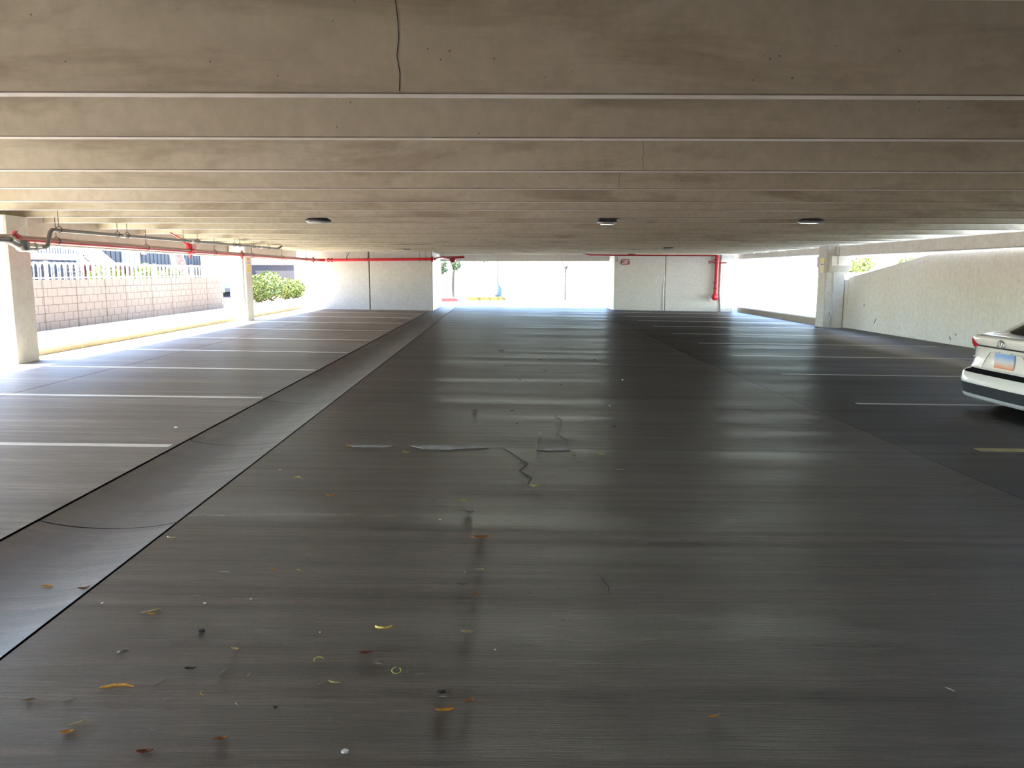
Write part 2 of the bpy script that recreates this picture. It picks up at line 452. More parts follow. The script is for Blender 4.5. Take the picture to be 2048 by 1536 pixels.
def crack(pts, w=0.0016):
    m = MB()
    for (xa, ya), (xb, yb) in zip(pts, pts[1:]):
        d = Vector((xb - xa, yb - ya)).normalized(); nx, ny = -d.y * w / 2, d.x * w / 2
        v = [(xa + nx, ya + ny), (xb + nx, yb + ny), (xb - nx, yb - ny), (xa - nx, ya - ny)]
        m.add([(x, y, fz(x) + 0.0022) for x, y in v] + [(x, y, fz(x) - 0.002) for x, y in v], [(0, 1, 2, 3), (4, 5, 1, 0), (6, 7, 3, 2)])
    fchild(m, 'crack', 'crack')
crack([(0.02, 6.75), (0.10, 6.55), (0.16, 6.35), (0.22, 6.15), (0.15, 5.95), (0.24, 5.75), (0.20, 5.55)])
crack([(0.60, 8.4), (0.66, 8.1), (0.62, 7.8), (0.56, 7.4), (0.62, 7.1), (0.60, 6.78)])
crack([(0.52, 3.80), (0.54, 3.68), (0.53, 3.58)], 0.002)

# ------------------------------------------------------------------ ceiling: deck and the ribs under it
XL, XR = -8.2, 10.95
mb = MB(); mb.box(-8.6, 11.2, Y0, 37.3, 3.02, 3.20)
ceiling = mb.build('ceiling', 'deck'); tag(ceiling, kind='structure')
stem_y = [4.18, 5.47, 7.14, 8.60, 10.10, 11.36, 12.77, 14.12, 15.98, 17.79, 19.77, 21.15, 22.73, 24.18, 25.82, 27.45, 29.0, 30.6, 32.1, 33.6, 35.1, 36.5]
stem_y = [4.18 - 1.5 * k for k in range(22, 0, -1)] + stem_y
def joist(y, x0=XL, x1=XR, ztop=3.03):
    z = tz(y); b = 0.105; c = 0.007
    prof = [(y + c, z), (y + b - c, z), (y + b, z + c), (y + b + 0.03, ztop), (y - 0.03, ztop), (y, z + c)]
    m = MB(); m.prism(prof, 'x', x0, x1)
    return m
for y in stem_y:
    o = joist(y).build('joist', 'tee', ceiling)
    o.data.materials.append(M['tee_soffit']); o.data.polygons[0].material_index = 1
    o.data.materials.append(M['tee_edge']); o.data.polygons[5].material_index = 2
# vertical shrinkage cracks on three joists
def vcrack(x, y, z0, z1, w):
    m = MB(); n = 7; pl = []
    for i in range(n):
        u = i / (n - 1); z = z0 + (z1 - z0) * u
        pl.append((x + 0.008 * math.sin(i * 2.3), z))
    for (xa, za), (xb, zb) in zip(pl, pl[1:]):
        ya = y - 0.0315 * (za - tz(y)) / 0.545 - 0.001; yb = y - 0.0315 * (zb - tz(y)) / 0.545 - 0.001
        m.add([(xa - w, ya, za), (xa + w, ya, za), (xb + w, yb, zb), (xb - w, yb, zb)], [(0, 1, 2, 3)])
    m.build('crack', 'crack', ceiling)
vcrack(-0.52, 4.18, tz(4.18) + 0.013, 3.0, 0.0022)
vcrack(1.29, 7.14, tz(7.14) + 0.013, 2.75, 0.0014)
vcrack(5.05, 7.14, tz(7.14) + 0.02, 2.72, 0.0014)
vcrack(1.30, 8.6, tz(8.6) + 0.013, 2.72, 0.0014)

# ------------------------------------------------------------------ edge beams and columns
def beam(name, x0, x1, y0, y1, z0, z1, label, mat='beam'):
    m = MB(); m.prism(chamfer_rect(x0, x1, z0, z1, 0.02), 'y', y0, y1)
    return tag(m.build(name, mat), label, 'beam')
beam('edge_beam', -8.32, -8.13, Y0, 31.35, 2.02, 3.02, 'long concrete edge beam above the open left side, behind the red pipe')
beam('edge_beam', 10.52, 10.92, Y0, 24.28, 2.08, 2.385, 'white painted concrete beam above the sloping ramp wall', 'paint')
beam('edge_beam', 10.52, 10.92, 24.92, 34.45, 2.15, 2.375, 'white painted concrete beam over the open bay past the right column', 'paint')
m = MB(); m.prism(chamfer_rect(36.0, 36.35, 2.08, 3.02, 0.02), 'x', -3.6, 11.0)
tag(m.build('edge_beam', 'beam'), 'grey concrete lintel beam across the top of the vehicle entrance', 'beam')
# left columns
def left_col(y0, label):
    t = thing('concrete_column', label, 'column', (-7.95, y0 + 0.3, 0.127))
    m = MB(); m.prism(chamfer_rect(-8.12, -7.62, y0, y0 + 0.62, 0.03), 'z', fz(-8) - 0.02, tz(y0) - 0.005)
    m.build('shaft', 'column', t)
    return t
left_col(12.2, 'nearest pale concrete column on the sunlit left side, cut by the frame edge')
c2 = left_col(23.45, 'far pale concrete column on the left, with a yellow notice high on its side')
m = MB(); m.box(-7.622, -7.606, 23.52, 23.84, 1.55, 2.02); p = m.build('notice_board', 'sign_white', c2)
for z0, z1, mt in ((1.91, 2.0, 'sign_orange'), (1.57, 1.80, 'sign_yellow'), (1.84, 1.87, 'sign_grey')):
    MB().box(-7.606, -7.603, 23.54, 23.82, z0, z1).build('printed_band', mt, p)
m = MB(); m.tube([(-7.72, 23.42, 0.45), (-7.72, 23.42, 2.02)], 0.035); m.build('conduit', 'galv', c2)
MB().box(-7.77, -7.67, 23.36, 23.45, 0.62, 0.80).build('junction_box', 'galv', c2)
# right column with corbels
t = thing('concrete_column', 'grey concrete column with flared corbel beside the sloping ramp wall', 'column', (10.55, 24.6, -0.17))
m = MB(); m.prism(chamfer_rect(10.24, 10.86, 24.3, 24.92, 0.025), 'z', fz(10.5) - 0.05, tz(24.5) - 0.005); m.build('shaft', 'column', t)
for s in (-1, 1):
    yc = 24.3 if s < 0 else 24.92
    m = MB(); m.prism([(yc - s * 0.02, 1.50), (yc + s * 0.02, 1.58), (yc + s * 0.26, 1.78), (yc + s * 0.26, 2.075), (yc - s * 0.02, 2.075)], 'x', 10.30, 10.92); m.build('corbel', 'column', t)
m = MB(); m.tube([(10.50, 24.02, 2.46), (10.50, 24.02, 1.84), (10.47, 24.26, 1.62), (10.47, 24.26, 0.25)], 0.014, 8); m.build('conduit', 'galv', t)
m = MB(); m.tube([(10.43, 24.26, 0.22), (10.43, 24.26, -0.17)], 0.014, 8); m.tube([(10.49, 24.26, 0.22), (10.49, 24.26, -0.17)], 0.014, 8); m.build('conduit', 'galv', t)
m = MB(); m.box(10.41, 10.51, 24.22, 24.30, 0.20, 0.33); m.build('junction_box', 'galv', t)
m = MB(); m.box(10.225, 10.243, 24.40, 24.72, 1.55, 2.02); p = m.build('notice_board', 'sign_white', t)
for z0, z1, mt in ((1.86, 2.005, 'sign_yellow'), (1.80, 1.84, 'sign_grey'), (1.60, 1.76, 'sign_yellow')):
    MB().box(10.221, 10.2255, 24.42, 24.70, z0, z1).build('printed_band', mt, p)
m = MB()
for yy in (24.48, 24.64): m.box(10.2205, 10.2215, yy - 0.02, yy + 0.02, 1.58, 1.77)
m.build('printed_band', 'sign_white', p)
# far right corner column
t = thing('concrete_column', 'pale corner column with flared head beside the red riser pipe', 'column', (10.15, 34.8, -0.16))
m = MB(); m.prism(chamfer_rect(9.88, 10.42, 34.45, 35.05, 0.025), 'z', fz(10.2) - 0.05, 2.36); m.build('shaft', 'paint', t)
m = MB(); m.prism([(9.86, 1.55), (10.44, 1.60), (10.56, 1.80), (10.56, 2.14), (9.86, 2.14)], 'y', 34.40, 35.1); m.build('corbel', 'paint', t)

# ------------------------------------------------------------------ walls
def wall_panels(name, xs, y0, y1, z1, mat, gap=0.012):
    base = MB(); base.box(xs[0] + 0.01, xs[-1] - 0.01, y0 + 0.05, y1 - 0.02, fz(xs[0]) - 0.2, z1 - 0.005)
    w = base.build(name, 'joint'); tag(w, kind='structure')
    for a, b in zip(xs, xs[1:]):
        MB().prism(chamfer_rect(a + gap / 2, b - gap / 2, y0, y1, 0.015), 'z', fz(b) - 0.01, z1).build('wall_panel', mat, w)
    return w
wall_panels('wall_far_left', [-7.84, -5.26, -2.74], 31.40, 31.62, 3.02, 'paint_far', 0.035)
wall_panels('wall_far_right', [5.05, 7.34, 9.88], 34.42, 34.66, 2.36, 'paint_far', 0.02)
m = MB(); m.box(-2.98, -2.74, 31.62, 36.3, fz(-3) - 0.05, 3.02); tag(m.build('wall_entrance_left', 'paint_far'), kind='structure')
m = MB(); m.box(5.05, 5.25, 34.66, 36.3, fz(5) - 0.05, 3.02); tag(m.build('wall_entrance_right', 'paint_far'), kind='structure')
# ramp wall on the right: top edge slopes up towards the camera
m = MB(); m.prism([(24.9, -0.25), (24.9, 1.33), (19.4, 2.075), (Y0, 2.075), (Y0, -0.25)], 'x', 11.0, 11.22)
wr = tag(m.build('wall_right', 'paint'), kind='structure')
m = MB(); m.box(10.885, 11.0, 24.34, 24.9, -0.25, 1.33); m.build('wall_return', 'paint', wr)
m = MB(); m.box(10.862, 10.885, 24.36, 24.9, -0.25, 1.32); m.build('wall_joint', 'joint', wr)
# scuffs on the ramp wall
for yy, zz, h_, sl in ((22.5, 0.08, 0.16, -0.10), (23.2, 0.55, 0.07, 0.0), (18.6, -0.06, 0.08, 0.06), (18.4, 0.06, 0.04, 0.0)):
    m = MB(); m.add([(10.998, yy - 0.02, zz), (10.998, yy + 0.02, zz), (10.998, yy + 0.02 + sl, zz + h_), (10.998, yy - 0.01 + sl, zz + h_)], [(3, 2, 1, 0)])
    m.build('scuff_mark', 'crack', wr)
# ramp slab beyond, seen through the gap above the sloping wall
m = MB(); m.box(11.6, 20.0, 8.0, 33.0, 2.62, 2.80); rs_ = tag(m.build('ceiling_ramp', 'paint'), kind='structure')
for k in range(12):
    yy = 10.0 + 1.9 * k
    MB().box(11.6, 20.0, yy, yy + 0.14, 2.16, 2.62).build('joist', 'paint', rs_)
MB().box(19.7, 20.0, 8.0, 33.0, 2.06, 2.62).build('edge_beam', 'paint', rs_)
m = MB(); m.box(-8.34, -8.05, Y0, -3.0, 0.0, 2.02); tag(m.build('wall_left_blocker', 'deck'), kind='structure')  # unseen wall added behind the camera to block light from the left
# far end wall behind the camera
m = MB(); m.box(-8.2, 11.2, Y0 - 0.25, Y0, -0.3, 3.2); tag(m.build('wall_back', 'deck'), kind='structure')
# kerbs inside the garage edge
def kerb(name, prof, y0, y1, mat, label):
    m = MB(); m.prism(prof, 'y', y0, y1); return tag(m.build(name, mat), label, 'curb')
kerb('curb', [(-8.34, 0.0), (-8.0, 0.0), (-8.0, 0.20), (-8.03, 0.245), (-8.08, 0.262), (-8.34, 0.262)], -3.0, 12.17, 'curb_y', 'faded yellow concrete curb on the left, nearest stretch beside the camera')
kerb('curb', [(-8.34, 0.0), (-8.0, 0.0), (-8.0, 0.20), (-8.03, 0.245), (-8.08, 0.262), (-8.34, 0.262)], 12.85, 23.42, 'curb_y', 'faded yellow concrete curb between the two left columns')
kerb('curb', [(-8.34, 0.0), (-8.0, 0.0), (-8.0, 0.20), (-8.03, 0.245), (-8.08, 0.262), (-8.34, 0.262)], 24.1, 31.4, 'curb_y', 'faded yellow concrete curb beyond the far left column, below the hedge')
kerb('curb', [(10.62, -0.25), (10.86, -0.25), (10.86, 0.02), (10.83, 0.05), (10.65, 0.05), (10.62, 0.02)], 24.95, 34.45, 'curb_tan', 'tan concrete curb across the open bay past the right column')

# ------------------------------------------------------------------ red sprinkler main
PX, PZ = -7.2, 2.06
t = thing('sprinkler_main', 'red sprinkler main hung below the left edge of the ceiling', 'pipe', (PX, 12.0, 1.9))
m = MB(); m.tube([(PX, Y0 + 0.1, PZ), (PX, 30.7, PZ)], 0.052, 18); m.build('pipe', 'red_dusty', t)
for y in (11.75, 21.9, 30.2):
    m = MB(); m.tube([(PX, y - 0.05, PZ), (PX, y + 0.05, PZ)], 0.072, 14)
    m.box(PX - 0.02, PX + 0.02, y - 0.03, y + 0.03, PZ - 0.11, PZ + 0.11); m.build('coupling', 'reddark', t)
m = MB(); m.tube([(PX, 30.7, PZ), (PX, 30.9, PZ), (PX + 0.06, 31.08, PZ), (PX + 0.25, 31.15, PZ)], 0.056, 14); m.build('elbow', 'red', t)
# sway brace cluster
m = MB(); y = 18.3
m.tube([(PX, y - 0.09, PZ), (PX, y + 0.09, PZ)], 0.085, 12); m.box(PX - 0.05, PX + 0.09, y - 0.12, y + 0.12, PZ + 0.05, PZ + 0.15)
m.tube([(PX + 0.03, y - 0.1, PZ + 0.1), (PX - 0.1, y - 0.25, PZ + 0.22)], 0.02, 8); m.tube([(PX, y + 0.05, PZ - 0.06), (PX - 0.06, y + 0.1, PZ - 0.14)], 0.03, 8)
m.build('brace_clamp', 'red', t)
m = MB(); m.tube([(PX + 0.05, y - 0.02, PZ + 0.12), (PX + 0.02, 17.2, tz(17) - 0.01)], 0.018, 8); m.build('brace_rod', 'red', t)
for y in (9.0, 12.75, 16.1, 19.9, 22.85, 25.9, 28.6):
    ye = min(stem_y, key=lambda q: abs(q - y)) + 0.05
    h = MB(); h.ring((PX, ye, PZ), 0.064, 0.006, 'y', 18, 6); h.tube([(PX, ye, PZ + 0.062), (PX, ye, tz(ye) + 0.002)], 0.006, 6)
    h.build('hanger', 'rod', t)
# run along the far left wall, valve, crossing and riser on the far right wall
t = thing('sprinkler_branch', 'bright red sprinkler pipe running along the far left wall', 'pipe', (-5, 31.15, 1.95))
m = MB(); m.tube([(-6.90, 31.15, PZ), (-2.74, 31.15, 2.10)], 0.056, 14); m.build('pipe', 'red', t)
for x in (-6.86, -6.72): MB().tube([(x, 31.15, PZ), (x + 0.07, 31.15, PZ)], 0.078, 12).build('coupling', 'reddark', t)
MB().tube([(-2.74, 31.15, 2.10), (-2.66, 31.15, 2.10)], 0.10, 16).build('flange', 'reddark', t)
for x in (-6.1, -5.27, -3.2, -2.95):
    h = MB(); h.ring((x, 31.15, 2.085), 0.068, 0.007, 'x', 18, 6); h.tube([(x, 31.15, 2.15), (x, 31.15, tz(31.15) + 0.35)], 0.007, 6); h.build('hanger', 'rod', t)
m = MB(); m.tube([(-6.15, 31.15, 2.05), (-5.98, 31.1, 2.38)], 0.012, 6); m.build('brace_rod', 'rod', t)
t = thing('sprinkler_valve', 'dark red valve and fittings under the lintel at the entrance corner', 'valve', (-2.3, 33.0, 1.95))
m = MB(); m.tube([(-2.60, 31.15, 2.10), (-2.56, 31.9, 2.15), (-2.45, 33.4, 2.20)], 0.05, 12); m.build('pipe', 'reddark', t)
m = MB(); m.lathe([(0.0, -0.12), (0.10, -0.12), (0.13, -0.05), (0.13, 0.05), (0.10, 0.12), (0.0, 0.12)], (-2.05, 34.0, 2.12), 'y', 18); m.build('valve_body', 'reddark', t)
m = MB(); m.tube([(-2.45, 33.4, 2.20), (-2.25, 33.8, 2.20), (-1.85, 34.0, 2.22), (-1.55, 34.0, 2.24)], 0.06, 12); m.build('elbow', 'reddark', t)
m = MB(); m.ring((-2.05, 33.72, 2.12), 0.11, 0.014, 'y', 20, 6); m.tube([(-2.05, 33.9, 2.12), (-2.05, 33.70, 2.12)], 0.015, 8); m.build('handwheel', 'reddark', t)
m = MB(); m.tube([(-2.43, 33.64, 2.2), (-2.43, 33.64, tz(33.64) + 0.003)], 0.008, 6); m.build('hanger', 'rod', t)
t = thing('sprinkler_riser', 'red riser pipe with valve and elbow on the far right wall', 'pipe', (9.55, 34.25, 0.4))
m = MB(); m.tube([(3.6, 34.22, 2.42), (4.0, 34.22, 2.33), (9.55, 34.22, 2.315)], 0.036, 12); m.build('crossing_pipe', 'reddark', t)
m = MB(); m.tube([(9.58, 34.24, 2.33), (9.55, 34.24, 0.62)], 0.085, 16); m.build('riser', 'red', t)
m = MB(); m.tube([(9.55, 34.24, 0.66), (9.54, 34.22, 0.55), (9.48, 34.14, 0.50)], 0.095, 14)
m.lathe([(0, -0.16), (0.145, -0.16), (0.145, -0.11), (0.09, -0.09), (0.09, 0.05)], (9.46, 34.12, 0.50), 'y', 18); m.build('elbow', 'red', t)
for z in (0.86, 1.10, 1.98, 2.12): MB().tube([(9.56, 34.24, z), (9.56, 34.24, z + 0.05)], 0.112, 16).build('coupling', 'reddark', t)
m = MB(); m.tube([(9.2, 34.14, 2.02), (9.56, 34.2, 2.07)], 0.032, 8); m.tube([(9.56, 34.2, 1.99), (9.98, 34.18, 2.0)], 0.028, 8)
m.ring((9.2, 34.13, 2.02), 0.06, 0.012, 'x', 14, 6); m.build('valve_handle', 'reddark', t)
t = thing('wall_conduit', 'pale vertical conduit on the far wall right of the red riser', 'conduit', (9.9, 34.36, -0.16))
m = MB(); m.tube([(9.80, 34.30, 2.36), (9.79, 34.36, 2.1), (9.78, 34.38, 0.6), (9.86, 34.38, fz(9.8))], 0.035, 10); m.build('pipe', 'galv', t)
MB().box(9.80, 10.02, 34.28, 34.40, 2.12, 2.30).build('junction_box', 'galv', t)
t = thing('joint_sealant', 'pale loose sealant strip hanging along the far right wall joint', 'sealant', (7.34, 34.4, -0.12))
m = MB(); m.tube([(7.30, 34.41, 1.45), (7.26, 34.40, 1.0), (7.25, 34.40, 0.4), (7.27, 34.40, -0.10)], 0.014, 8); m.build('strip', 'galv', t)

# ------------------------------------------------------------------ grey drain pipe
DX = -6.95
t = thing('drain_pipe', 'grey iron drain pipe hung beside the red main on the left', 'pipe', (DX, 12.0, 1.9))
m = MB(); m.tube([(DX, Y0 + 0.1, 2.02), (DX, 11.25, 2.02)], 0.045, 12); m.build('pipe', 'grey_pipe', t)
m = MB(); m.tube([(DX, 11.2, 2.02), (DX, 11.32, 1.98), (DX, 11.45, 1.95)], 0.062, 12); m.build('elbow', 'coupling', t)
m = MB(); m.lathe([(0, -0.075), (0.075, -0.07), (0.085, 0), (0.075, 0.07), (0, 0.075)], (DX + 0.02, 11.45, 1.95), 'x', 18); m.build('trap', 'grey_pipe', t)
m = MB(); m.tube([(DX, 11.45, 1.93), (DX, 11.62, 1.93), (DX, 11.70, 1.93), (DX, 11.90, 1.935)], [0.075, 0.075, 0.062, 0.05], 14); m.build('coupling', 'coupling', t)
m = MB(); m.tube([(DX, 11.74, 1.93), (DX, 11.79, 1.93)], 0.072, 14); m.build('clamp_band', 'coupling', t)
m = MB(); m.tube([(DX, 11.86, 1.935), (DX, 12.05, 1.94), (DX, 12.12, 1.96), (DX, 12.22, 2.17), (DX, 12.28, 2.21), (DX, 12.40, 2.215)], 0.032, 12); m.build('riser', 'grey_pipe', t)
m = MB(); m.tube([(DX, 12.4, 2.215), (DX, 18.0, 2.262), (DX, 24.3, 2.305)], 0.030, 12); m.build('pipe', 'grey_pipe', t)
m = MB(); m.tube([(DX, 24.25, 2.305), (DX, 24.45, 2.306), (DX + 0.05, 24.55, 2.33), (DX + 0.12, 24.6, 2.40)], 0.034, 10); m.build('elbow', 'grey_pipe', t)
for y in (14.35, 14.72, 17.3, 18.1, 20.6, 21.0, 22.2, 23.6, 12.47):
    z = 2.215 + (y - 12.4) * 0.0076
    h = MB(); h.ring((DX, y, z + 0.012), 0.048, 0.006, 'y', 18, 6); h.tube([(DX, y, z + 0.058), (DX, y, tz(y) + 0.35)], 0.005, 6); h.build('hanger', 'rod', t)
for y in (14.55, 17.75, 22.8):
    z = 2.215 + (y - 12.4) * 0.0076
    MB().tube([(DX, y - 0.05, z), (DX, y + 0.05, z)], 0.040, 12).build('coupling', 'coupling', t)

# ------------------------------------------------------------------ ceiling lights (off)
def disc_light(x, y, z, label, r=0.21):
    t = thing('ceiling_light', label, 'light', (x, y, z), 'unlit ceiling lights')
    m = MB(); m.lathe([(0, 0.10), (r * 0.55, 0.10), (r * 0.72, 0.06), (r, 0.03), (r * 1.04, 0.0), (r * 0.9, 0.0)], (0, 0, 0), 'z', 28); m.build('housing', 'lamp_dark', t, True)
    m = MB(); m.lathe([(r * 0.92, 0.002), (r * 0.85, -0.016), (r * 0.5, -0.022), (0, -0.024)], (0, 0, 0), 'z', 28); m.build('lens', 'lamp_lens', t, True)
    m = MB(); m.tube([(0, 0, 0.09), (0, 0, 3.03 - z)], 0.012, 8); m.build('stem', 'lamp_dark', t, True)
    return t
disc_light(-3.05, 13.25, 2.405, 'round unlit ceiling light left of centre, nearest row')
disc_light(5.28, 13.25, 2.405, 'round unlit ceiling light on the right, nearest row')
disc_light(-3.35, 27.9, 2.375, 'small round ceiling light above the left end wall, far row', 0.19)
disc_light(5.75, 26.6, 2.375, 'small round ceiling light above the aisle right, far row', 0.19)
disc_light(5.85, 34.6, 2.345, 'tiny distant ceiling light above the exit sign', 0.18)
t = thing('ceiling_light', 'dark boxy ceiling fixture in the middle of the nearest row', 'light', (1.82, 13.3, 2.40), 'unlit ceiling lights')
m = MB(); m.prism(chamfer_rect(-0.17, 0.15, -0.12, 0.12, 0.02), 'z', 0.0, 0.13); m.build('housing', 'lamp_dark', t, True)
m = MB(); m.prism([(0.15, 0.05), (0.30, 0.09), (0.30, 0.13), (0.15, 0.13)], 'y', -0.08, 0.08); m.build('bracket', 'lamp_dark', t, True)
m = MB(); m.prism(chamfer_rect(-0.11, 0.11, -0.10, 0.10, 0.02), 'z', -0.035, 0.0); m.build('lens', 'lamp_lens', t, True)
m = MB(); m.tube([(0, 0, 0.12), (0, 0, 0.64)], 0.014, 8); m.build('stem', 'lamp_dark', t, True)

# ------------------------------------------------------------------ exit sign
t = thing('exit_sign', 'red exit sign with white letters on the far right wall', 'sign', (5.55, 34.36, 1.92))
m = MB(); m.prism(chamfer_rect(-0.175, 0.175, 0.0, 0.225, 0.02), 'y', 0.0, 0.05); m.build('panel', 'sign_red', t, True)
def bar(m, x0, z0, x1, z1, w=0.020):
    d = Vector((x1 - x0, z1 - z0)).normalized(); nx, nz = -d.y * w / 2, d.x * w / 2
    p = [(x0 + nx, z0 + nz), (x1 + nx, z1 + nz), (x1 - nx, z1 - nz), (x0 - nx, z0 - nz)]
    m.prism(p, 'y', -0.006, 0.001)
L = {'E': [(0, 0, 0, 1), (0, .93, 1, .93), (0, .5, .85, .5), (0, .07, 1, .07)], 'X': [(0, 0, 1, 1), (0, 1, 1, 0)], 'I': [(.5, 0, .5, 1)], 'T': [(0, .93, 1, .93), (.5, 0, .5, 1)]}
for ch, x0, w in (('E', -0.135, 0.06), ('X', -0.058, 0.075), ('I', 0.015, 0.04), ('T', 0.06, 0.08)):
    m = MB()
    for a, b, c, d in L[ch]: bar(m, x0 + a * w, 0.035 + b * 0.155, x0 + c * w, 0.035 + d * 0.155)
    m.build('letter', 'sign_white', t, True)
m = MB(); m.box(5.215, 5.255, 34.33, 34.42, 2.03, 2.29); tag(m.build('wall_bracket', 'trim_white'), 'short white upright bracket on the wall left of the exit sign', 'bracket')

# ------------------------------------------------------------------ outside, left: walk, block wall, fence, hedge, building
def ground(name, x0, x1, y0, y1, z0, z1, mat):
    m = MB(); m.box(x0, x1, y0, y1, z0, z1); return tag(m.build(name, mat), kind='structure')
ground('sidewalk', -10.5, -8.34, Y0 - 10, 44.0, 0.0, 0.255, 'walk')
ground('garden_bed', -30.0, -10.5, Y0 - 10, 90.0, 0.0, 0.22, 'gravel')
ground('street', -60.0, 60.0, 36.3, 120.0, -0.4, -0.06, 'street')
ground('yard_right', 11.22, 60.0, Y0 - 10, 36.3, -0.4, -0.12, 'street')
ground('ground_left_strip', -8.34, -7.9, 31.4, 44.0, 0.0, 0.15, 'walk')
# block wall
WX = -10.3; wz0 = 0.255; courses = 6; bh = 0.19; bl = 0.40
bw = thing('block_wall', 'low pale block wall beyond the sunlit sidewalk on the left', 'wall', (WX - 0.1, 22.0, wz0))
m = MB(); m.box(WX - 0.185, WX - 0.008, 9.0, 28.85, 0.2, wz0 + courses * bh - 0.004); m.build('mortar_core', 'mortar', bw)
bm_ = MB(); bm_.prism(chamfer_rect(-0.10, 0.10, -(bl - 0.012) / 2, (bl - 0.012) / 2, 0.006), 'z', 0.004, bh - 0.006)
bme = bm_.mesh('block', (0, 0, 0), M['block'])
ctl = {17.65, 19.03, 20.42, 21.51, 23.11, 24.51, 26.09, 27.42}
for c in range(courses):
    y = 9.2 + (0.2 if c % 2 else 0.0)
    while y < 29.0:
        if y > 12.4: inst(bme, 'block', (0.0, y - 22.0, c * bh), bw)
        y += bl
m = MB(); m.box(WX - 0.2, WX, 9.0, 12.2, wz0, wz0 + courses * bh); m.build('near_stretch', 'block', bw)
for y in sorted(ctl):
    MB().box(WX - 0.02, WX + 0.004, y - 0.011, y + 0.011, wz0, wz0 + courses * bh).build('control_joint', 'mortar', bw)
# hoop-topped fence on the wall
fz0 = wz0 + courses * bh
fe = thing('hoop_fence', 'white metal hoop-top fence standing on the block wall', 'fence', (WX - 0.1, 22.0, fz0))
h = MB(); pts = [(0, -0.13, 0.0), (0, -0.13, 0.27)]
for k in range(1, 8):
    a = math.pi * k / 8; pts.append((0, -0.13 * math.cos(a), 0.27 + 0.13 * math.sin(a)))
pts += [(0, 0.13, 0.27), (0, 0.13, 0.0)]
h.tube(pts, 0.011, 5); hme = h.mesh('hoop', (0, 0, 0), M['white_metal'])
y = 12.6; k = 0
while y < 29.0:
    inst(hme, 'hoop', (0.012 * (-1) ** k, y - 22.0, 0), fe); y += 0.13; k += 1
m = MB(); m.box(WX - 0.12, WX - 0.08, 12.4, 29.1, fz0 + 0.03, fz0 + 0.06); m.build('rail', 'white_metal', fe)
for y in (12.4, 15.2, 18.0, 20.8, 23.6, 26.4, 29.1):
    MB().box(WX - 0.13, WX - 0.07, y - 0.03, y + 0.03, fz0, fz0 + 0.43).build('post', 'white_metal', fe)

def foliage(mb, centre, rad, n, size, seed=0, zmin=None):
    rng = random.Random(seed)
    for _ in range(n):
        while True:
            p = Vector((rng.uniform(-1, 1), rng.uniform(-1, 1), rng.uniform(-1, 1)))
            if p.length <= 1 and p.length > 0.35: break
        q = Vector((centre[0] + p.x * rad[0], centre[1] + p.y * rad[1], centre[2] + p.z * rad[2]))
        if zmin is not None and q.z < zmin: q.z = zmin + rng.uniform(0, 0.1)
        d = Vector((rng.uniform(-1, 1), rng.uniform(-1, 1), rng.uniform(-0.5, 0.9))).normalized()
        s_ = d.cross(Vector((rng.uniform(-1, 1), rng.uniform(-1, 1), rng.uniform(-1, 1)))).normalized()
        l = size * rng.uniform(0.7, 1.4); w = l * 0.32; nn = d.cross(s_) * (l * 0.12)
        mb.add([q - d * l * .5, q + s_ * w - nn, q + d * l * .5, q - s_ * w - nn, q], [(0, 1, 4), (1, 2, 4), (2, 3, 4), (3, 0, 4)])
    return mb
def shrub(name, label, cat, base, blobs, leaf, size, n, group=None, stems=True):
    t = thing(name, label, cat, base, group)
    m = MB()
    for i, (c, r) in enumerate(blobs): foliage(m, c, r, n, size, i + int(abs(base[1]) * 10), base[2] + 0.02)
    m.build('foliage', leaf, t)
    m = MB(); rng = random.Random(3)
    for c, r in blobs:
        for k in range(3):
            m.tube([(base[0] + rng.uniform(-.1, .1), c[1] + rng.uniform(-.2, .2), base[2]), (c[0] + rng.uniform(-.15, .15), c[1] + rng.uniform(-.3, .3), c[2])], [0.03, 0.012], 6)
    m.build('stem', 'bark', t)
    return t
shrub('hedge_shrub', 'tall yellow-green clipped hedge shrub beyond the far left column', 'shrub', (-11.0, 36.8, 0.24), [((-11.0, 35.5, 0.85), (0.6, 1.3, 0.65)), ((-11.0, 37.2, 0.95), (0.6, 1.3, 0.70))], 'leaf_y', 0.14, 1100)
shrub('hedge_shrub', 'lower hedge shrub with reddish base next to the far end wall', 'shrub', (-11.0, 40.5, 0.24), [((-11.0, 39.95, 0.75), (0.6, 1.1, 0.55)), ((-11.0, 41.5, 0.72), (0.6, 1.2, 0.52))], 'leaf_y', 0.14, 1000)
for i, (y, hh) in enumerate(((22.6, 0.55), (25.0, 0.62), (26.8, 0.5))):
    lab = ['yellow-green shrub behind the hoop fence, nearest the stairs', 'yellow-green shrub in the middle behind the hoop fence', 'yellow-green shrub behind the hoop fence beside the tree trunk'][i]
    shrub('garden_shrub', lab, 'shrub', (-11.3, y, 0.22), [((-11.3, y, 1.25), (0.4, 0.9, hh))], 'leaf_y', 0.12, 700, 'shrubs behind the fence')
t = thing('tree', 'thick brown tree trunk standing behind the hoop fence', 'tree', (-13.2, 32.5, 0.22))
m = MB(); m.tube([(-13.2, 32.5, 0.2), (-13.25, 32.6, 1.4), (-13.4, 32.5, 2.4), (-13.3, 32.7, 4.2)], [0.34, 0.30, 0.27, 0.2], 12); m.build('trunk', 'bark', t)
m = MB(); foliage(m, (-13.3, 32.7, 5.6), (1.8, 1.8, 1.3), 900, 0.25, 5); m.build('crown', 'leaf_g', t)
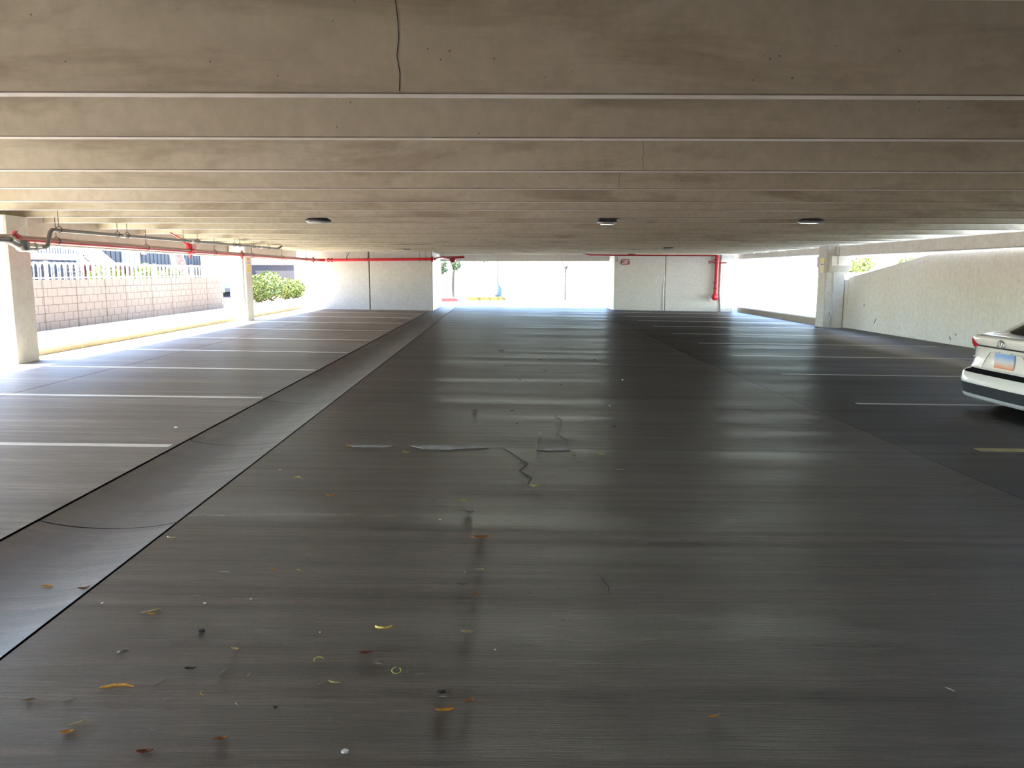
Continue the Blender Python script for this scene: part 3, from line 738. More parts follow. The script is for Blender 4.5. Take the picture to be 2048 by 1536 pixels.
# apartment building
BX = -17.0
b = thing('apartment_building', 'grey sided apartment building with curtained windows beyond the fence', 'building', (BX, 40.0, 0.2))
MB().box(BX - 6, BX, 24.0, 44.5, 0.2, 6.2).build('wall', 'siding', b)
bt = MB(); bt.box(0.0, 0.03, -0.03, 0.03, 0, 6.0); btm = bt.mesh('batten', (0, 0, 0), M['siding'])
y = 24.3
while y < 44.5:
    inst(btm, 'batten', (0.0, y - 40.0, 0.0), b); y += 0.42
for (ya, yb) in ((31.6, 32.65), (35.45, 36.85)):
    f = MB(); f.box(BX, BX + 0.06, ya - 0.12, yb + 0.12, 1.0, 3.2); w = f.build('window', 'trim_white', b)
    n = 3
    for k in range(n):
        a_ = ya + (yb - ya) * k / n; b_ = ya + (yb - ya) * (k + 1) / n - 0.03
        MB().box(BX + 0.06, BX + 0.075, a_, b_, 1.1, 3.1).build('pane', 'curtain', w)
for y in (33.05, 37.3):
    MB().box(BX + 0.03, BX + 0.16, y - 0.14, y + 0.14, 2.42, 2.72).build('porch_light', 'trim_white', b)
# stair with white stringer and balusters, brown slats below
t = thing('outside_stair', 'white outside stair with thin balusters in front of the grey building', 'stairs', (-15.6, 29.5, 0.2))
m = MB(); m.prism([(27.6, 2.9), (28.4, 2.9), (32.6, 1.15), (32.6, 0.75), (31.8, 0.75), (27.6, 2.45)], 'x', -15.1, -15.0); m.build('stringer', 'trim_white', t)
MB().box(-16.4, -15.0, 24.0, 28.4, 2.0, 2.2).build('landing', 'trim_white', t)
for k in range(22):
    y = 25.2 + 0.16 * k; z = 2.2 if y < 28.3 else 2.2
    MB().box(-15.02, -14.98, y, y + 0.03, 2.15, 3.3).build('baluster', 'sign_grey' if k % 7 == 3 else 'white_metal', t)
for k in range(12): MB().box(-16.2, -15.05, 28.4 + 0.34 * k, 28.72 + 0.34 * k, 2.0 - 0.14 * k, 2.05 - 0.14 * k).build('tread', 'trim_white', t)
t = thing('timber_screen', 'red-brown slatted timber screen in front of the white stair', 'screen', (-14.6, 29.0, 0.2))
for k in range(14): MB().box(-14.64, -14.56, 27.4 + 0.26 * k, 27.53 + 0.26 * k, 0.2, 1.85).build('slat', 'brown_slat', t)
MB().box(-14.66, -14.54, 27.3, 31.1, 1.85, 1.95).build('rail', 'trim_white', t)
# grey garden wall behind the hedge and pale neighbouring carport
t = thing('garden_wall', 'short grey block wall behind the hedge shrubs', 'wall', (-14.0, 44.0, 0.2)); MB().box(-16.0, -11.6, 44.0, 44.2, 0.2, 2.0).build('wall_face', 'siding', t); MB().box(-16.05, -11.55, 43.95, 44.25, 2.0, 2.08).build('coping', 'trim_white', t)
t = thing('parked_van', 'pale van with blue windows parked behind the fence', 'van', (-15.2, 46.0, 0.22))
m = MB(); m.prism(chamfer_rect(43.6, 48.6, 0.5, 2.5, 0.22), 'x', -16.2, -14.3); m.build('body', 'trim_white', t)
MB().box(-14.3, -14.28, 44.0, 46.6, 1.6, 2.25).build('window', 'curtain', t)
for y in (44.6, 47.6): MB().lathe([(0, -.12), (.3, -.12), (.34, -.06), (.34, .06), (.3, .12), (0, .12)], (-14.4, y, 0.56), 'x', 18).build('wheel', 'tyre', t)

# ------------------------------------------------------------------ outside, beyond the entrance
t = thing('street_curb', 'red painted curb across the street at the left of the entrance', 'curb', (-3.0, 44.0, -0.06))
m = MB(); m.prism([(-6.5, -0.08), (-2.5, -0.08), (-2.35, 0.0), (-2.5, 0.13), (-6.5, 0.13)], 'y', 44.0, 44.25); m.build('painted_face', 'curb_red', t)
MB().box(-6.5, -2.4, 44.25, 48.0, -0.08, 0.13).build('paving', 'walk', t)
t = thing('street_curb', 'yellow painted curb beyond the entrance, next to the red one', 'curb', (-1.0, 47.0, -0.06))
m = MB(); m.prism([(-2.0, -0.08), (0.2, -0.08), (0.35, 0.0), (0.2, 0.12), (-2.0, 0.12)], 'y', 46.4, 46.65); m.build('painted_face', 'curb_yellow', t)
MB().box(-2.0, 0.3, 46.65, 52.0, -0.08, 0.12).build('paving', 'walk', t)
def street_tree(x, y, label, lean, blobs, n, trunk_r=0.09, zb=0.14):
    t = thing('street_tree', label, 'tree', (x, y, zb), 'street trees')
    m = MB(); m.tube([(x, y, zb), (x + lean * .2, y, 1.5), (x + lean * .4, y, 1.75)], [trunk_r * 1.1, trunk_r * .9, trunk_r * .85], 10); m.build('trunk', 'bark_pale', t)
    for dx, dz in ((-0.55, 1.6), (0.55, 1.7), (0.1, 2.0), (0.9, 1.4)):
        m = MB(); m.tube([(x + lean * .4, y, 1.72), (x + lean * .4 + dx * .5, y + .1, 1.75 + dz * .45), (x + lean * .4 + dx, y + .2, 1.75 + dz)], [trunk_r * .6, trunk_r * .45, trunk_r * .25], 8); m.build('branch', 'bark_pale', t)
    m = MB()
    for i, (c, r) in enumerate(blobs): foliage(m, c, r, n, 0.22, i + 11)
    m.build('crown', 'leaf_g', t)
street_tree(-2.75, 45.2, 'slim street tree with green leaves seen at the left of the entrance', 0.2,
            [((-3.35, 45.2, 1.85), (0.35, 0.5, 0.45)), ((-2.9, 45.2, 2.9), (1.3, 1.2, 0.7)), ((-1.0, 45.6, 2.5), (0.9, 0.8, 0.35)), ((-2.55, 45.2, 2.0), (0.25, 0.4, 0.3))], 130)
street_tree(3.85, 46.0, 'thin bare-stemmed street tree near the middle of the entrance', 0.1, [((3.9, 46.0, 3.1), (1.3, 1.2, 0.6))], 160, 0.06, -0.06)
t = thing('lamp_post', 'slender street lamp post with wide base beyond the entrance', 'lamp', (-0.15, 47.0, 0.12))
m = MB(); m.lathe([(0.0, 0.0), (0.34, 0.0), (0.34, 0.12), (0.24, 0.55), (0.10, 0.75), (0.06, 0.9), (0.05, 4.2), (0.0, 4.2)], (-0.15, 47.0, 0.12), 'z', 16); m.build('post', 'blue_post', t)
m = MB(); m.lathe([(0.07, 0.0), (0.20, 0.1), (0.22, 0.5), (0.08, 0.7), (0, 0.72)], (-0.15, 47.0, 4.25), 'z', 14); m.build('lantern', 'lamp_lens', t)
for x, lab in ((1.35, 'second'), (-1.35, 'first')):
    t = thing('sign_post', 'thin pale post standing across the street, %s' % ('right of the lamp post' if x > 0 else 'left of the lamp post'), 'post', (x, 50.0, 0.12 if x < 0 else -0.06))
    MB().tube([(x, 50.0, 0.12 if x < 0 else -0.06), (x, 50.0, 2.7)], 0.035, 8).build('pole', 'galv', t)
    MB().box(x - 0.2, x + 0.2, 49.95, 49.97, 2.2, 2.6).build('plate', 'trim_white', t)
# yard beyond the right bay
t = thing('yard_fence', 'long pale picket fence in the sunlit yard beyond the right bay', 'fence', (22.0, 52.0, -0.06))
MB().box(13.0, 40.0, 52.0, 52.06, 1.0, 1.06).build('rail', 'white_metal', t)
MB().box(13.0, 40.0, 52.0, 52.06, 0.2, 0.26).build('rail', 'white_metal', t)
pk = MB(); pk.box(-0.02, 0.02, -0.02, 0.02, 0, 1.3); pkm = pk.mesh('picket', (0, 0, 0), M['white_metal'])
for k in range(130): inst(pkm, 'picket', (-8.8 + 0.2 * k, 0.0, 0.0), t)
t = thing('clearance_bar', 'striped grey clearance bar hanging outside the right bay', 'bar', (14.7, 40.0, 1.85))
m = MB(); m.box(13.1, 17.6, 39.97, 40.03, 1.87, 1.95); m.build('bar', 'curb_tan', t)
for x in (13.1, 14.4, 15.6): MB().box(x, x + 0.22, 39.965, 40.035, 1.865, 1.955).build('dark_band', 'sign_grey', t)
for x in (13.2, 17.5): MB().tube([(x, 40.0, 1.9), (x, 40.0, -0.06)], 0.03, 8).build('post', 'white_metal', t)
for (x, y, r_, lab) in ((18.6, 40.5, 1.0, 'bright yellow-green bush seen above the sloping ramp wall'), (22.6, 42.0, 1.0, 'smaller yellow-green bush right of the first above the ramp wall')):
    t = thing('yard_bush', lab, 'shrub', (x, y, -0.06), 'yard bushes')
    m = MB(); foliage(m, (x, y, 2.0), (r_, 0.9, 0.45), 700, 0.18, int(x)); m.build('foliage', 'leaf_y', t)
    m = MB()
    for k in range(5): m.tube([(x, y, -0.06), (x + 0.2 * (k - 2), y, 1.7)], [0.04, 0.02], 6)
    m.build('stem', 'bark', t)

# ------------------------------------------------------------------ car (local: x forward from the rear, y to its left, z up)
CARX, CARY = 5.66, 8.69
car = thing('car', 'white sedan parked in the right stalls, rear end at the frame edge', 'car', (CARX, CARY, fz(6.5)))
LV = [(0.155, 0.10, 0.72), (0.165, 0.05, 0.765), (0.185, 0.03, 0.785), (0.215, 0.03, 0.79), (0.34, 0.0, 0.815), (0.37, 0.0, 0.82), (0.46, 0.02, 0.815),
      (0.485, 0.05, 0.81), (0.50, 0.11, 0.80), (0.54, 0.115, 0.795), (0.62, 0.14, 0.79), (0.74, 0.135, 0.785), (0.80, 0.095, 0.78), (0.865, 0.068, 0.735), (0.89, 0.07, 0.69), (0.905, 0.078, 0.665), (0.915, 0.11, 0.64)]
LEN = 4.28
def lvl(w):
    if w <= LV[0][0]: return LV[0][1:]
    for (a, ua, ha), (b_, ub, hb) in zip(LV, LV[1:]):
        if w <= b_:
            k = (w - a) / (b_ - a); return (ua + (ub - ua) * k, ha + (hb - ha) * k)
    return LV[-1][1:]
def plan(sv, hw, u0, Rr=0.42, n=4.5):
    return u0 + Rr * (1 - (1 - min(1, abs(sv)) ** n) ** (1 / n)), sv * hw
def topz(u):
    P = [(0, 0.915), (0.5, 0.955), (1.0, 0.965), (2.6, 0.95), (3.1, 0.92), (3.8, 0.80), (4.28, 0.66)]
    for (a, za), (b_, zb) in zip(P, P[1:]):
        if u <= b_: return za + (zb - za) * (u - a) / (b_ - a)
    return P[-1][1]
SV = [-1, -0.985, -0.95, -0.88, -0.78, -0.65, -0.45, -0.22, 0, 0.22, 0.45, 0.65, 0.78, 0.88, 0.95, 0.985, 1]
SIDE = [0.8, 1.2, 1.7, 2.2, 2.7, 3.2, 3.6]
def ringpts(w, hw, u0, shrink=1.0):
    out = []
    for sv in SV: out.append(plan(sv, hw, u0))
    for u in SIDE: out.append((u, hw))
    for sv in reversed(SV):
        u, v = plan(sv, hw, 0.0, 0.5, 2.4); out.append((LEN - u - u0 * 0.6, v))
    for u in reversed(SIDE): out.append((u, -hw))
    pts = []
    for u, v in out:
        cu = LEN * 0.45
        u2 = cu + (u - cu) * shrink; v2 = v * shrink
        z = 0.17 + (w - 0.17) * (topz(u) - 0.17) / (0.915 - 0.17)
        pts.append((u2, v2, z))
    return pts
m = MB(); rings = [ringpts(w, hw, u0) for w, u0, hw in LV]
rings += [[(x, y, z + 0.004) for x, y, z in ringpts(0.915, 0.64, 0.11, 0.93)], [(x, y, z + 0.008) for x, y, z in ringpts(0.915, 0.64, 0.11, 0.6)]]
rings.insert(0, ringpts(0.155, 0.70, 0.14, 0.8))
n = len(rings[0])
v = [p for r_ in rings for p in r_]
f = [(i * n + k, i * n + (k + 1) % n, (i + 1) * n + (k + 1) % n, (i + 1) * n + k) for i in range(len(rings) - 1) for k in range(n)]
m.add(v, f, True); m.add(rings[-1], [tuple(range(n))]); m.add(rings[0], [tuple(range(n - 1, -1, -1))])
m.build('body', 'car', car, True)
def rear_patch(ws, s0, s1, off=0.004, ns=16, m=None, edge=None):
    """strip that follows the rear surface between two fractions of the width"""
    m = m or MB(); rows = []
    for w in ws:
        u0, hw = lvl(w); row = []
        for k in range(ns + 1):
            a, b_ = (s0, s1) if edge is None else edge(w)
            sv = a + (b_ - a) * k / ns; u, vv = plan(sv, hw, u0)
            zz = 0.17 + (w - 0.17) * (topz(u) - 0.17) / (0.915 - 0.17)
            row.append((u - off, vv + off * sv ** 3, zz))
        rows.append(row)
    nn = ns + 1; vv = [p for r_ in rows for p in r_]
    m.add(vv, [(i * nn + k, (i + 1) * nn + k, (i + 1) * nn + k + 1, i * nn + k + 1) for i in range(len(rows) - 1) for k in range(ns)], True)
    return m
rear_patch([0.215, 0.25, 0.30, 0.345], -0.99, 0.99, 0.006, 40).build('bumper_panel', 'car_lower', car, True)
rear_patch([0.158, 0.166, 0.175, 0.186, 0.200, 0.214], -0.99, 0.99, 0.008, 40).build('bumper_trim', 'silver', car, True)
rear_patch([0.468, 0.485, 0.50, 0.512], -0.80, 0.80, 0.005, 30).build('bumper_step', 'car_matte', car, True)
rear_patch([0.775, 0.785, 0.795], -0.70, 0.70, 0.006, 30).build('light_bar', 'car_black', car, True)
rear_patch([0.783, 0.787], -0.68, 0.68, 0.009, 30).build('bar_trim', 'chrome', car, True)
for sg in (-1, 1):
    def ed(w, sg=sg):
        inner = {0.70: 0.86, 0.73: 0.80, 0.755: 0.74, 0.785: 0.60, 0.82: 0.68, 0.855: 0.80}
        ks = sorted(inner); k = min(ks, key=lambda q: abs(q - w)); a = inner[k]
        return (a, 0.995) if sg > 0 else (-0.995, -a)
    lamp = rear_patch([0.755, 0.785, 0.82, 0.855], 0, 0, 0.010, 12, None, ed).build('tail_lamp', 'tail_red', car, True)
    rear_patch([0.70, 0.73, 0.755], 0, 0, 0.010, 12, None, ed).build('clear_lens', 'tail_clear', lamp, True)
    rear_patch([0.752, 0.758], 0, 0, 0.013, 12, None, ed).build('lens_divider', 'car_black', lamp, True)
# number plate recess, plate, emblem, badge, trunk crease
def recess_edge(w): q = (w - 0.53) / 0.20; return (-0.50 + 0.16 * q, 0.50 - 0.16 * q)
m = MB()
for sg in (-1, 1):
    m.tube([(0.122, sg * 0.42, 0.535), (0.128, sg * 0.36, 0.64), (0.126, sg * 0.28, 0.735), (0.122, 0.10 * sg, 0.745)], 0.008, 6)
m.tube([(0.104, -0.42, 0.535), (0.104, 0.42, 0.535)], 0.008, 6); m.build('plate_recess_edge', 'car', car, True)
m = MB(); m.box(0.115, 0.128, -0.17, 0.17, 0.56, 0.73); m.build('licence_plate', 'plate', car, True)
m = MB(); m.ring((0.062, 0, 0.845), 0.062, 0.006, 'x', 28, 6, 1.0, 0.68)
m.ring((0.060, 0, 0.858), 0.036, 0.005, 'x', 22, 6, 1.0, 0.5); m.ring((0.060, 0, 0.843), 0.019, 0.005, 'x', 22, 6, 1.0, 1.9); m.build('emblem', 'chrome', car, True)
m = MB(); m.tube([(0.155, 0.60, 0.645), (0.20, 0.70, 0.640)], 0.006, 6); m.build('badge', 'chrome', car, True)
# glasshouse: glass, roof, pillars
def gring(w):
    k = (w - 0.93) / 0.39
    ur = 0.45 + 0.72 * k - 0.06 * k * k; uf = 3.02 - 0.92 * k; hw = 0.66 - 0.14 * k
    out = []
    for sv in SV: u, vv = plan(sv, hw, ur, 0.16, 3); out.append((u, vv, w))
    for sv in reversed(SV): u, vv = plan(sv, hw, 0, 0.30, 3); out.append((uf - u, vv, w))
    return out
m = MB(); gr = [gring(w) for w in (0.93, 1.02, 1.12, 1.22, 1.28)]; n = len(gr[0])
m.add([p for r_ in gr for p in r_], [(i * n + k, i * n + (k + 1) % n, (i + 1) * n + (k + 1) % n, (i + 1) * n + k) for i in range(4) for k in range(n)], True); m.build('glass', 'glass_dark', car, True)
def scaled(rg, s_, dz): 
    cx_ = sum(p[0] for p in rg) / len(rg); return [(cx_ + (p[0] - cx_) * s_, p[1] * s_, p[2] + dz) for p in rg]
m = MB(); top = gring(1.28); rr_ = [scaled(top, 1.015, -0.012), scaled(top, 1.012, 0.01), scaled(top, 0.9, 0.032), scaled(top, 0.5, 0.045)]
m.add([p for r_ in rr_ for p in r_], [(i * n + k, i * n + (k + 1) % n, (i + 1) * n + (k + 1) % n, (i + 1) * n + k) for i in range(3) for k in range(n)], True); m.add(rr_[-1], [tuple(range(n))]); m.build('roof', 'car', car, True)
for sg in (-1, 1):
    for ur0, ur1, uu in ((0.58, 1.18, 'rear'), (1.85, 1.78, 'mid'), (2.90, 2.02, 'front')):
        m = MB(); m.tube([(ur0 - (0.02 if uu == 'rear' else 0), sg * 0.645, 0.945), ((ur0 + ur1) / 2 - (0.02 if uu == 'rear' else 0), sg * 0.585, 1.12), (ur1, sg * 0.525, 1.285)], [0.022 if uu == 'rear' else 0.03] * 3, 8)
        m.build('pillar', 'car', car, True)
for u in (0.86, 3.42):
    for sg in (-1, 1):
        w = thing_ = bpy.data.objects.new('wheel', MB().lathe([(0.17, -0.09), (0.27, -0.095), (0.292, -0.07), (0.295, 0.0), (0.292, 0.07), (0.27, 0.095), (0.17, 0.09)], (u, sg * 0.70, 0.295), 'y', 28).mesh('wheel', (0, 0, 0), M['tyre']))
        col.objects.link(w); w.parent = car
        MB().lathe([(0.0, 0.05 * sg), (0.05, 0.06 * sg), (0.13, 0.04 * sg), (0.18, 0.075 * sg), (0.185, 0.0)], (u, sg * 0.70, 0.295), 'y', 28).build('rim', 'chrome', w, True)
        m = MB(); m.lathe([(0.0, 0.0), (0.335, 0.0), (0.335, 0.006), (0.0, 0.006)], (u, sg * 0.816 - 0.003, 0.30), 'y', 28); m.build('wheel_arch', 'car_black', car, True)
MB().box(0.5, 3.9, -0.66, 0.66, 0.14, 0.20).build('underbody', 'car_black', car, True)

# ------------------------------------------------------------------ fallen leaves and litter on the floor
def leaf_mesh(kind, seed):
    rng = random.Random(seed); m = MB()
    if kind in ('leaf', 'seed'):
        n = 6; curl = rng.uniform(0.15, 0.45); tw = rng.uniform(-0.5, 0.5); L_ = []; C_ = []; R_ = []
        for i in range(n + 1):
            u = i / n; w = (0.20 if kind == 'leaf' else 0.12) * math.sin(math.pi * u) ** 0.7 + 0.008
            x = u - 0.5; z = 0.02 + curl * (2 * u - 1) ** 2 * 0.55; a = tw * (u - 0.5) * 2
            C_.append((x, 0, z * 0.8)); L_.append((x, w * math.cos(a), z + 0.09 * w / 0.2 + w * math.sin(a) * 0.6)); R_.append((x, -w * math.cos(a), z + 0.09 * w / 0.2 - w * math.sin(a) * 0.6))
        v = L_ + C_ + R_; N = n + 1
        zmin = min(p[2] for p in v); v = [(x, y, z - zmin) for x, y, z in v]
        v2 = [(x, y, z + 0.025) for x, y, z in v]; o = len(v)
        f = []
        for i in range(n):
            f += [(i, N + i, N + i + 1, i + 1), (N + i, 2 * N + i, 2 * N + i + 1, N + i + 1)]
            f += [tuple(q + o for q in reversed(g)) for g in f[-2:]]
            f += [(i, i + 1, o + i + 1, o + i), (2 * N + i + 1, 2 * N + i, o + 2 * N + i, o + 2 * N + i + 1)]
        m.add(v + v2, f, True)
    elif kind == 'twig':
        b = rng.uniform(-0.12, 0.12); m.tube([(-0.5, 0, 0.05), (-0.15, b, 0.06), (0.2, b * 0.6, 0.09), (0.5, -b, 0.06)], [0.03, 0.05, 0.045, 0.02], 6)
    elif kind == 'curl':
        pts = []; A = rng.uniform(2.6, 3.6)
        for k in range(9):
            a = -A / 2 + A * k / 8; pts.append((0.45 * math.sin(a), 0.45 * math.cos(a) - 0.2, 0.06 + 0.10 * math.cos(a)))
        m.tube(pts, [0.02] + [0.055] * 7 + [0.02], 6)
    elif kind == 'ring':
        pts = []
        for k in range(13):
            a = math.pi * 0.55 + 5.4 * k / 12; pts.append((0.42 * math.cos(a), 0.30 * math.sin(a), 0.10 + 0.30 * (0.5 + 0.5 * math.sin(a))))
        m.tube(pts, 0.05, 6)
    else:  # chip
        pts = []
        for k in range(7):
            a = 2 * math.pi * k / 7; r_ = rng.uniform(0.3, 0.5); pts.append((r_ * math.cos(a), r_ * math.sin(a) * 0.6))
        m.prism(pts, 'z', 0.0, 0.22)
    return m
def litter(name, label, cat, x, y, size, kind, mat, ang, seed, group=None, tip=None):
    o = bpy.data.objects.new(name, leaf_mesh(kind, seed).mesh(name, (0, 0, 0), M[mat])); col.objects.link(o)
    inr = GL < x < GR
    z = fz(x) - (0.045 * (1 - (2 * (x - GL) / (GR - GL) - 1) ** 2) ** 0.9 if inr else 0)
    o.location = (x, y, z + 0.001); o.scale = (size,) * 3; o.rotation_euler = (0, 0, R(ang))
    tag(o, label, cat, group)
    if tip:
        q = bpy.data.objects.new('leaf_stalk', leaf_mesh('twig', seed + 1).mesh('leaf_stalk', (0, 0, 0), M[tip])); col.objects.link(q)
        q.parent = o; q.location = (0.5, 0.06, 0.05); q.scale = (0.45,) * 3; q.rotation_euler = (0, 0, R(40))
    return o
HERO = [
    (-0.514, 3.195, 0.0791, 'curl', 'l_yellow', 180, 'long curved yellow leaf sliver lying alone in the near aisle', None),
    (-0.2, 2.556, 0.07, 'seed', 'l_orange', 3, 'bright orange-yellow pointed leaf at the bottom centre', None),
    (-0.122, 2.615, 0.0474, 'leaf', 'l_brown', 25, 'tilted brown leaf just right of the bright orange one', 'l_tan'),
    (-0.407, 2.817, 0.0421, 'ring', 'l_ygreen', 0, 'yellow-green leaf curled into an open ring', None),
    (-0.551, 2.966, 0.0572, 'leaf', 'l_red', 8, 'dull reddish-brown leaf above the ring-shaped one', None),
    (-0.151, 3.159, 0.0503, 'leaf', 'l_tan', -10, 'small tan leaf with a white tip right of the curved yellow sliver', 'l_white'),
    (-1.424, 2.691, 0.1239, 'twig', 'l_orange', 6, 'long orange-brown dry stalk, the longest bit of litter at lower left', None),
    (-1.454, 2.411, 0.0458, 'leaf', 'l_orange', 15, 'orange leaf in the bottom left corner area', None),
    (-1.698, 2.604, 0.0405, 'leaf', 'l_olive', 20, 'crumpled olive-brown leaf near the left frame edge', None),
    (-0.93, 2.377, 0.0503, 'leaf', 'l_brown', 15, 'rust-brown leaf near the bottom edge, left of centre', None),
    (-1.149, 2.305, 0.0545, 'leaf', 'l_red', 10, 'dark brown crumpled leaf at the bottom edge', None),
    (-1.582, 3.34, 0.0935, 'twig', 'l_tan', 25, 'pale forked stalk beside the gutter edge', None),
    (-1.578, 3.314, 0.0465, 'seed', 'l_orange', -10, 'small orange seed lying against the pale forked stalk', None),
    (-1.288, 3.153, 0.0339, 'chip', 'l_black', 30, 'small black chip with a white edge left of centre', None),
    (-2.271, 3.699, 0.0597, 'leaf', 'l_orange', 0, 'orange-brown leaf lying in the gutter', None),
    (-2.037, 3.611, 0.0516, 'leaf', 'l_brown', 35, 'curled brown leaf caught in the gutter joint', 'l_tan'),
    (-0.121, 4.362, 0.1022, 'leaf', 'l_brown', 5, 'long orange-brown leaf in the middle of the aisle', 'l_orange'),
    (-0.127, 3.558, 0.0454, 'leaf', 'l_brown', 35, 'small upright orange-brown leaf below the long one in the aisle', 'l_white'),
    (-0.106, 3.876, 0.0434, 'leaf', 'l_tan', -5, 'small tan leaf between two orange-brown ones in the aisle', None),
    (-0.209, 4.846, 0.0727, 'leaf', 'l_grey', -10, 'flat grey-brown leaf in the middle aisle', None),
    (-0.253, 5.111, 0.0486, 'seed', 'l_yellow', -8, 'tiny yellow leaf just above the grey-brown one', None),
    (-0.196, 3.677, 0.0571, 'leaf', 'l_grey', 0, 'dark curled leaf left of the small upright one', None),
    (-1.173, 5.183, 0.0646, 'leaf', 'l_orange', 5, 'orange-yellow leaf left of centre in the mid aisle', None),
    (0.254, 5.494, 0.0668, 'leaf', 'l_ygreen', -5, 'yellow-green leaf right of centre in the mid aisle', None),
    (0.878, 6.516, 0.0614, 'leaf', 'l_ygreen', -25, 'pale green leaf alone on the right of the aisle', None),
    (-0.812, 6.522, 0.0614, 'seed', 'l_ygreen', -5, 'yellow-green sliver below the pale mortar patch', None),
    (-1.347, 6.746, 0.0549, 'leaf', 'l_orange', 20, 'small orange leaf lying on the pale mortar patch', None),
    (0.386, 7.344, 0.0635, 'leaf', 'l_tan', 70, 'upright tan leaf beyond the pale mortar patches', None),
    (0.755, 2.529, 0.0438, 'seed', 'l_orange', 15, 'orange seed with a white end on the dark floor at right', 'l_white'),
    (-0.507, 2.313, 0.033, 'chip', 'l_white', 0, 'white scrap of paper at the bottom edge', None),
    (-0.732, 2.914, 0.0438, 'curl', 'l_ygreen', 30, 'hooked yellow-green stalk left of the ring-shaped leaf', None),
    (-0.634, 2.744, 0.05, 'twig', 'l_ygreen', -25, 'yellow-green forked twig below the hooked stalk', None),
    (-1.522, 5.64, 0.0549, 'curl', 'l_yellow', 0, 'tiny yellow curl beside the gutter line', None),
    (-1.909, 4.318, 0.058, 'curl', 'l_tan', 160, 'pale curl right of the gutter joint', None),
    (-1.183, 3.85, 0.0336, 'leaf', 'l_orange', -10, 'tiny orange leaf in the left aisle', None),
    (-1.055, 3.846, 0.0277, 'curl', 'l_yellow', -40, 'tiny yellow curl right of a tiny orange leaf', None),
    (-1.093, 2.996, 0.0414, 'leaf', 'l_tan', -20, 'tan and brown bent leaf in the near aisle', None),
    (-0.972, 2.791, 0.0259, 'seed', 'l_tan', 80, 'small tan leaf pointing away from the camera', None),
    (-1.099, 2.657, 0.0254, 'curl', 'l_yellow', 120, 'small pale yellow curl at lower left', None),
    (-0.807, 2.569, 0.0242, 'chip', 'l_dark', 0, 'dark pebble near the bottom left of centre', None),
    (-0.221, 2.678, 0.0362, 'chip', 'l_black', 0, 'flat black chip above the bright orange leaf', None),
    (-1.441, 2.467, 0.0715, 'twig', 'l_tan', 30, 'thin forked twig above the orange corner leaf', None),
    (-1.212, 2.833, 0.0447, 'leaf', 'l_dark', 0, 'dark flat leaf fragment left of centre', None),
]
NAMES = {'leaf': ('dry_leaf', 'leaf'), 'seed': ('dry_leaf', 'leaf'), 'twig': ('dry_twig', 'twig'), 'curl': ('dry_leaf', 'leaf'), 'ring': ('dry_leaf', 'leaf'), 'chip': ('floor_debris', 'debris')}
for i, (x, y, s_, k, mt, a, lab, tip) in enumerate(HERO):
    nm, ct = NAMES[k]; litter(nm, lab, ct, x, y, s_, k, mt, a, i, None, tip)
DARK = [(-0.298, 8.584, 0.0793), (0.139, 8.616, 0.0682), (0.173, 7.857, 0.0728), (0.722, 13.873, 0.0726), (0.027, 15.401, 0.1206), (0.857, 10.737, 0.0707), (0.143, 3.575, 0.0253), (0.281, 3.283, 0.0284), (1.17, 7.763, 0.0468), (0.097, 12.819, 0.0755), (0.29, 11.193, 0.0661), (0.634, 6.467, 0.0391), (-0.455, 5.104, 0.0347), (-1.071, 7.28, 0.0488), (1.737, 14.002, 0.0738), (0.721, 12.289, 0.0645), (-2.39, 12.198, 0.0569)]
for i, (x, y, s_) in enumerate(DARK):
    litter('leaf_crumb', 'tiny dark crumpled leaf crumb on the aisle floor', 'leaf', x, y, s_, 'leaf', 'l_grey', i * 47, 100 + i, 'dark leaf crumbs on the aisle')
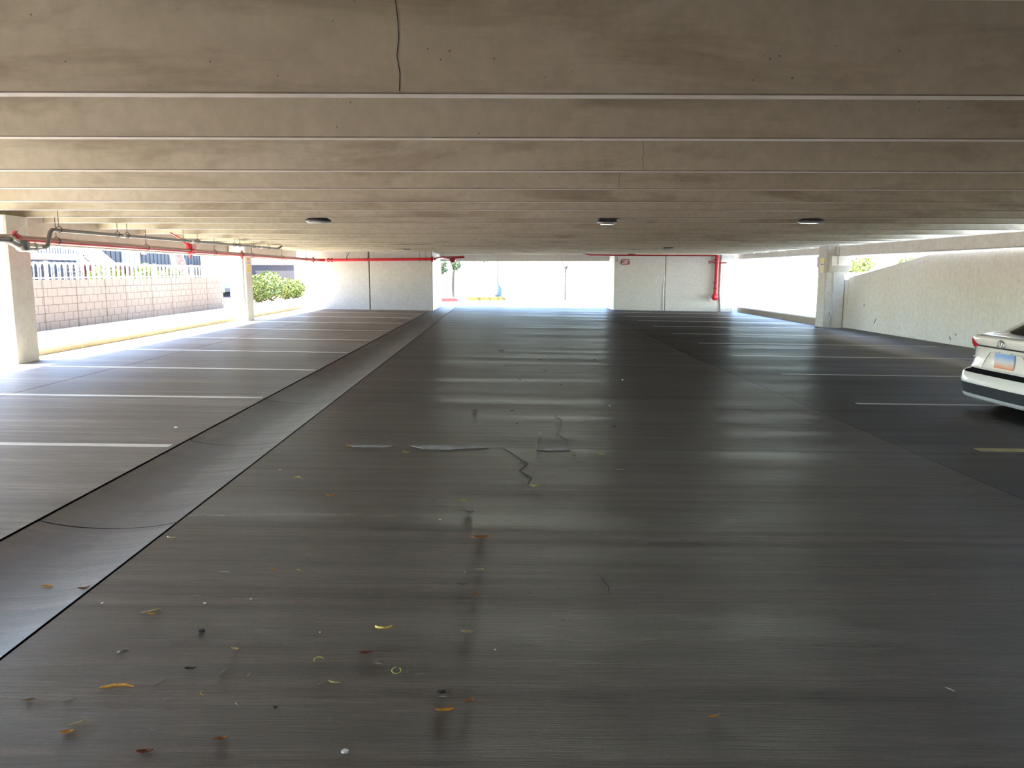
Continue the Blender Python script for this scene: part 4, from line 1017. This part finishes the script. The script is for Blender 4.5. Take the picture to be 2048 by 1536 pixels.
STRAW = [(-1.286, 2.735, 0.044, 50), (-1.553, 2.609, 0.0441, 25), (-1.208, 2.616, 0.0297, 35), (-0.947, 2.589, 0.0287, -50), (-1.177, 2.428, 0.0282, -30), (-0.341, 2.876, 0.0213, -70), (-0.365, 2.825, 0.0252, 60), (-0.486, 2.886, 0.0344, -25), (-0.677, 2.74, 0.0376, 40), (-0.914, 3.337, 0.0393, -15), (-0.802, 3.243, 0.043, 20), (-1.077, 2.812, 0.057, 65), (-0.717, 2.964, 0.0222, 20), (-0.598, 4.191, 0.0702, 35), (-0.825, 3.497, 0.0305, 70), (-0.777, 4.17, 0.0352, -50), (-1.457, 3.512, 0.0479, 10), (-1.418, 3.804, 0.062, -8), (-0.7, 3.593, 0.0361, 35), (-0.99, 3.285, 0.0342, 15), (-0.595, 2.496, 0.0272, -60), (-0.29, 2.962, 0.0261, 40), (-0.215, 2.644, 0.0359, 0), (0.02, 3.475, 0.0346, 20), (-0.003, 4.136, 0.0287, 80), (-0.136, 3.211, 0.0185, -60), (0.585, 4.463, 0.0371, -30), (0.96, 6.006, 0.0652, -10), (-1.536, 2.984, 0.0383, 10), (-1.067, 2.553, 0.0205, 30), (-0.9, 3.037, 0.0229, -20), (-1.363, 3.03, 0.0237, 50), (-1.295, 3.988, 0.029, 10), (-0.314, 2.803, 0.0418, 5), (-0.185, 2.75, 0.0328, -5), (0.469, 2.652, 0.0202, -40), (1.716, 2.72, 0.0372, -60), (1.629, 5.392, 0.038, 0), (0.081, 3.053, 0.0267, -40), (-0.16, 2.547, 0.0194, -75)]
for i, (x, y, s_, a) in enumerate(STRAW):
    litter('straw_bit', 'tiny pale straw bit scattered on the concrete floor', 'straw', x, y, s_, 'twig', 'l_straw', a, 200 + i, 'straw bits on the floor')
GRIT = [(-1.381, 3.435, 0.0182), (-1.851, 3.426, 0.019), (-1.552, 2.963, 0.0167), (-1.183, 3.484, 0.0155), (-0.781, 3.152, 0.014), (1.823, 11.346, 0.0452), (-0.382, 4.697, 0.0193), (-0.186, 3.834, 0.0161), (-0.024, 3.008, 0.0132), (1.309, 9.038, 0.0421), (-1.721, 5.882, 0.0246), (-3.179, 7.46, 0.0375)]
for i, (x, y, s_) in enumerate(GRIT):
    litter('white_pebble', 'tiny white pebble on the concrete floor', 'pebble', x, y, s_, 'chip', 'l_white', i * 31, 300 + i, 'white pebbles on the floor')
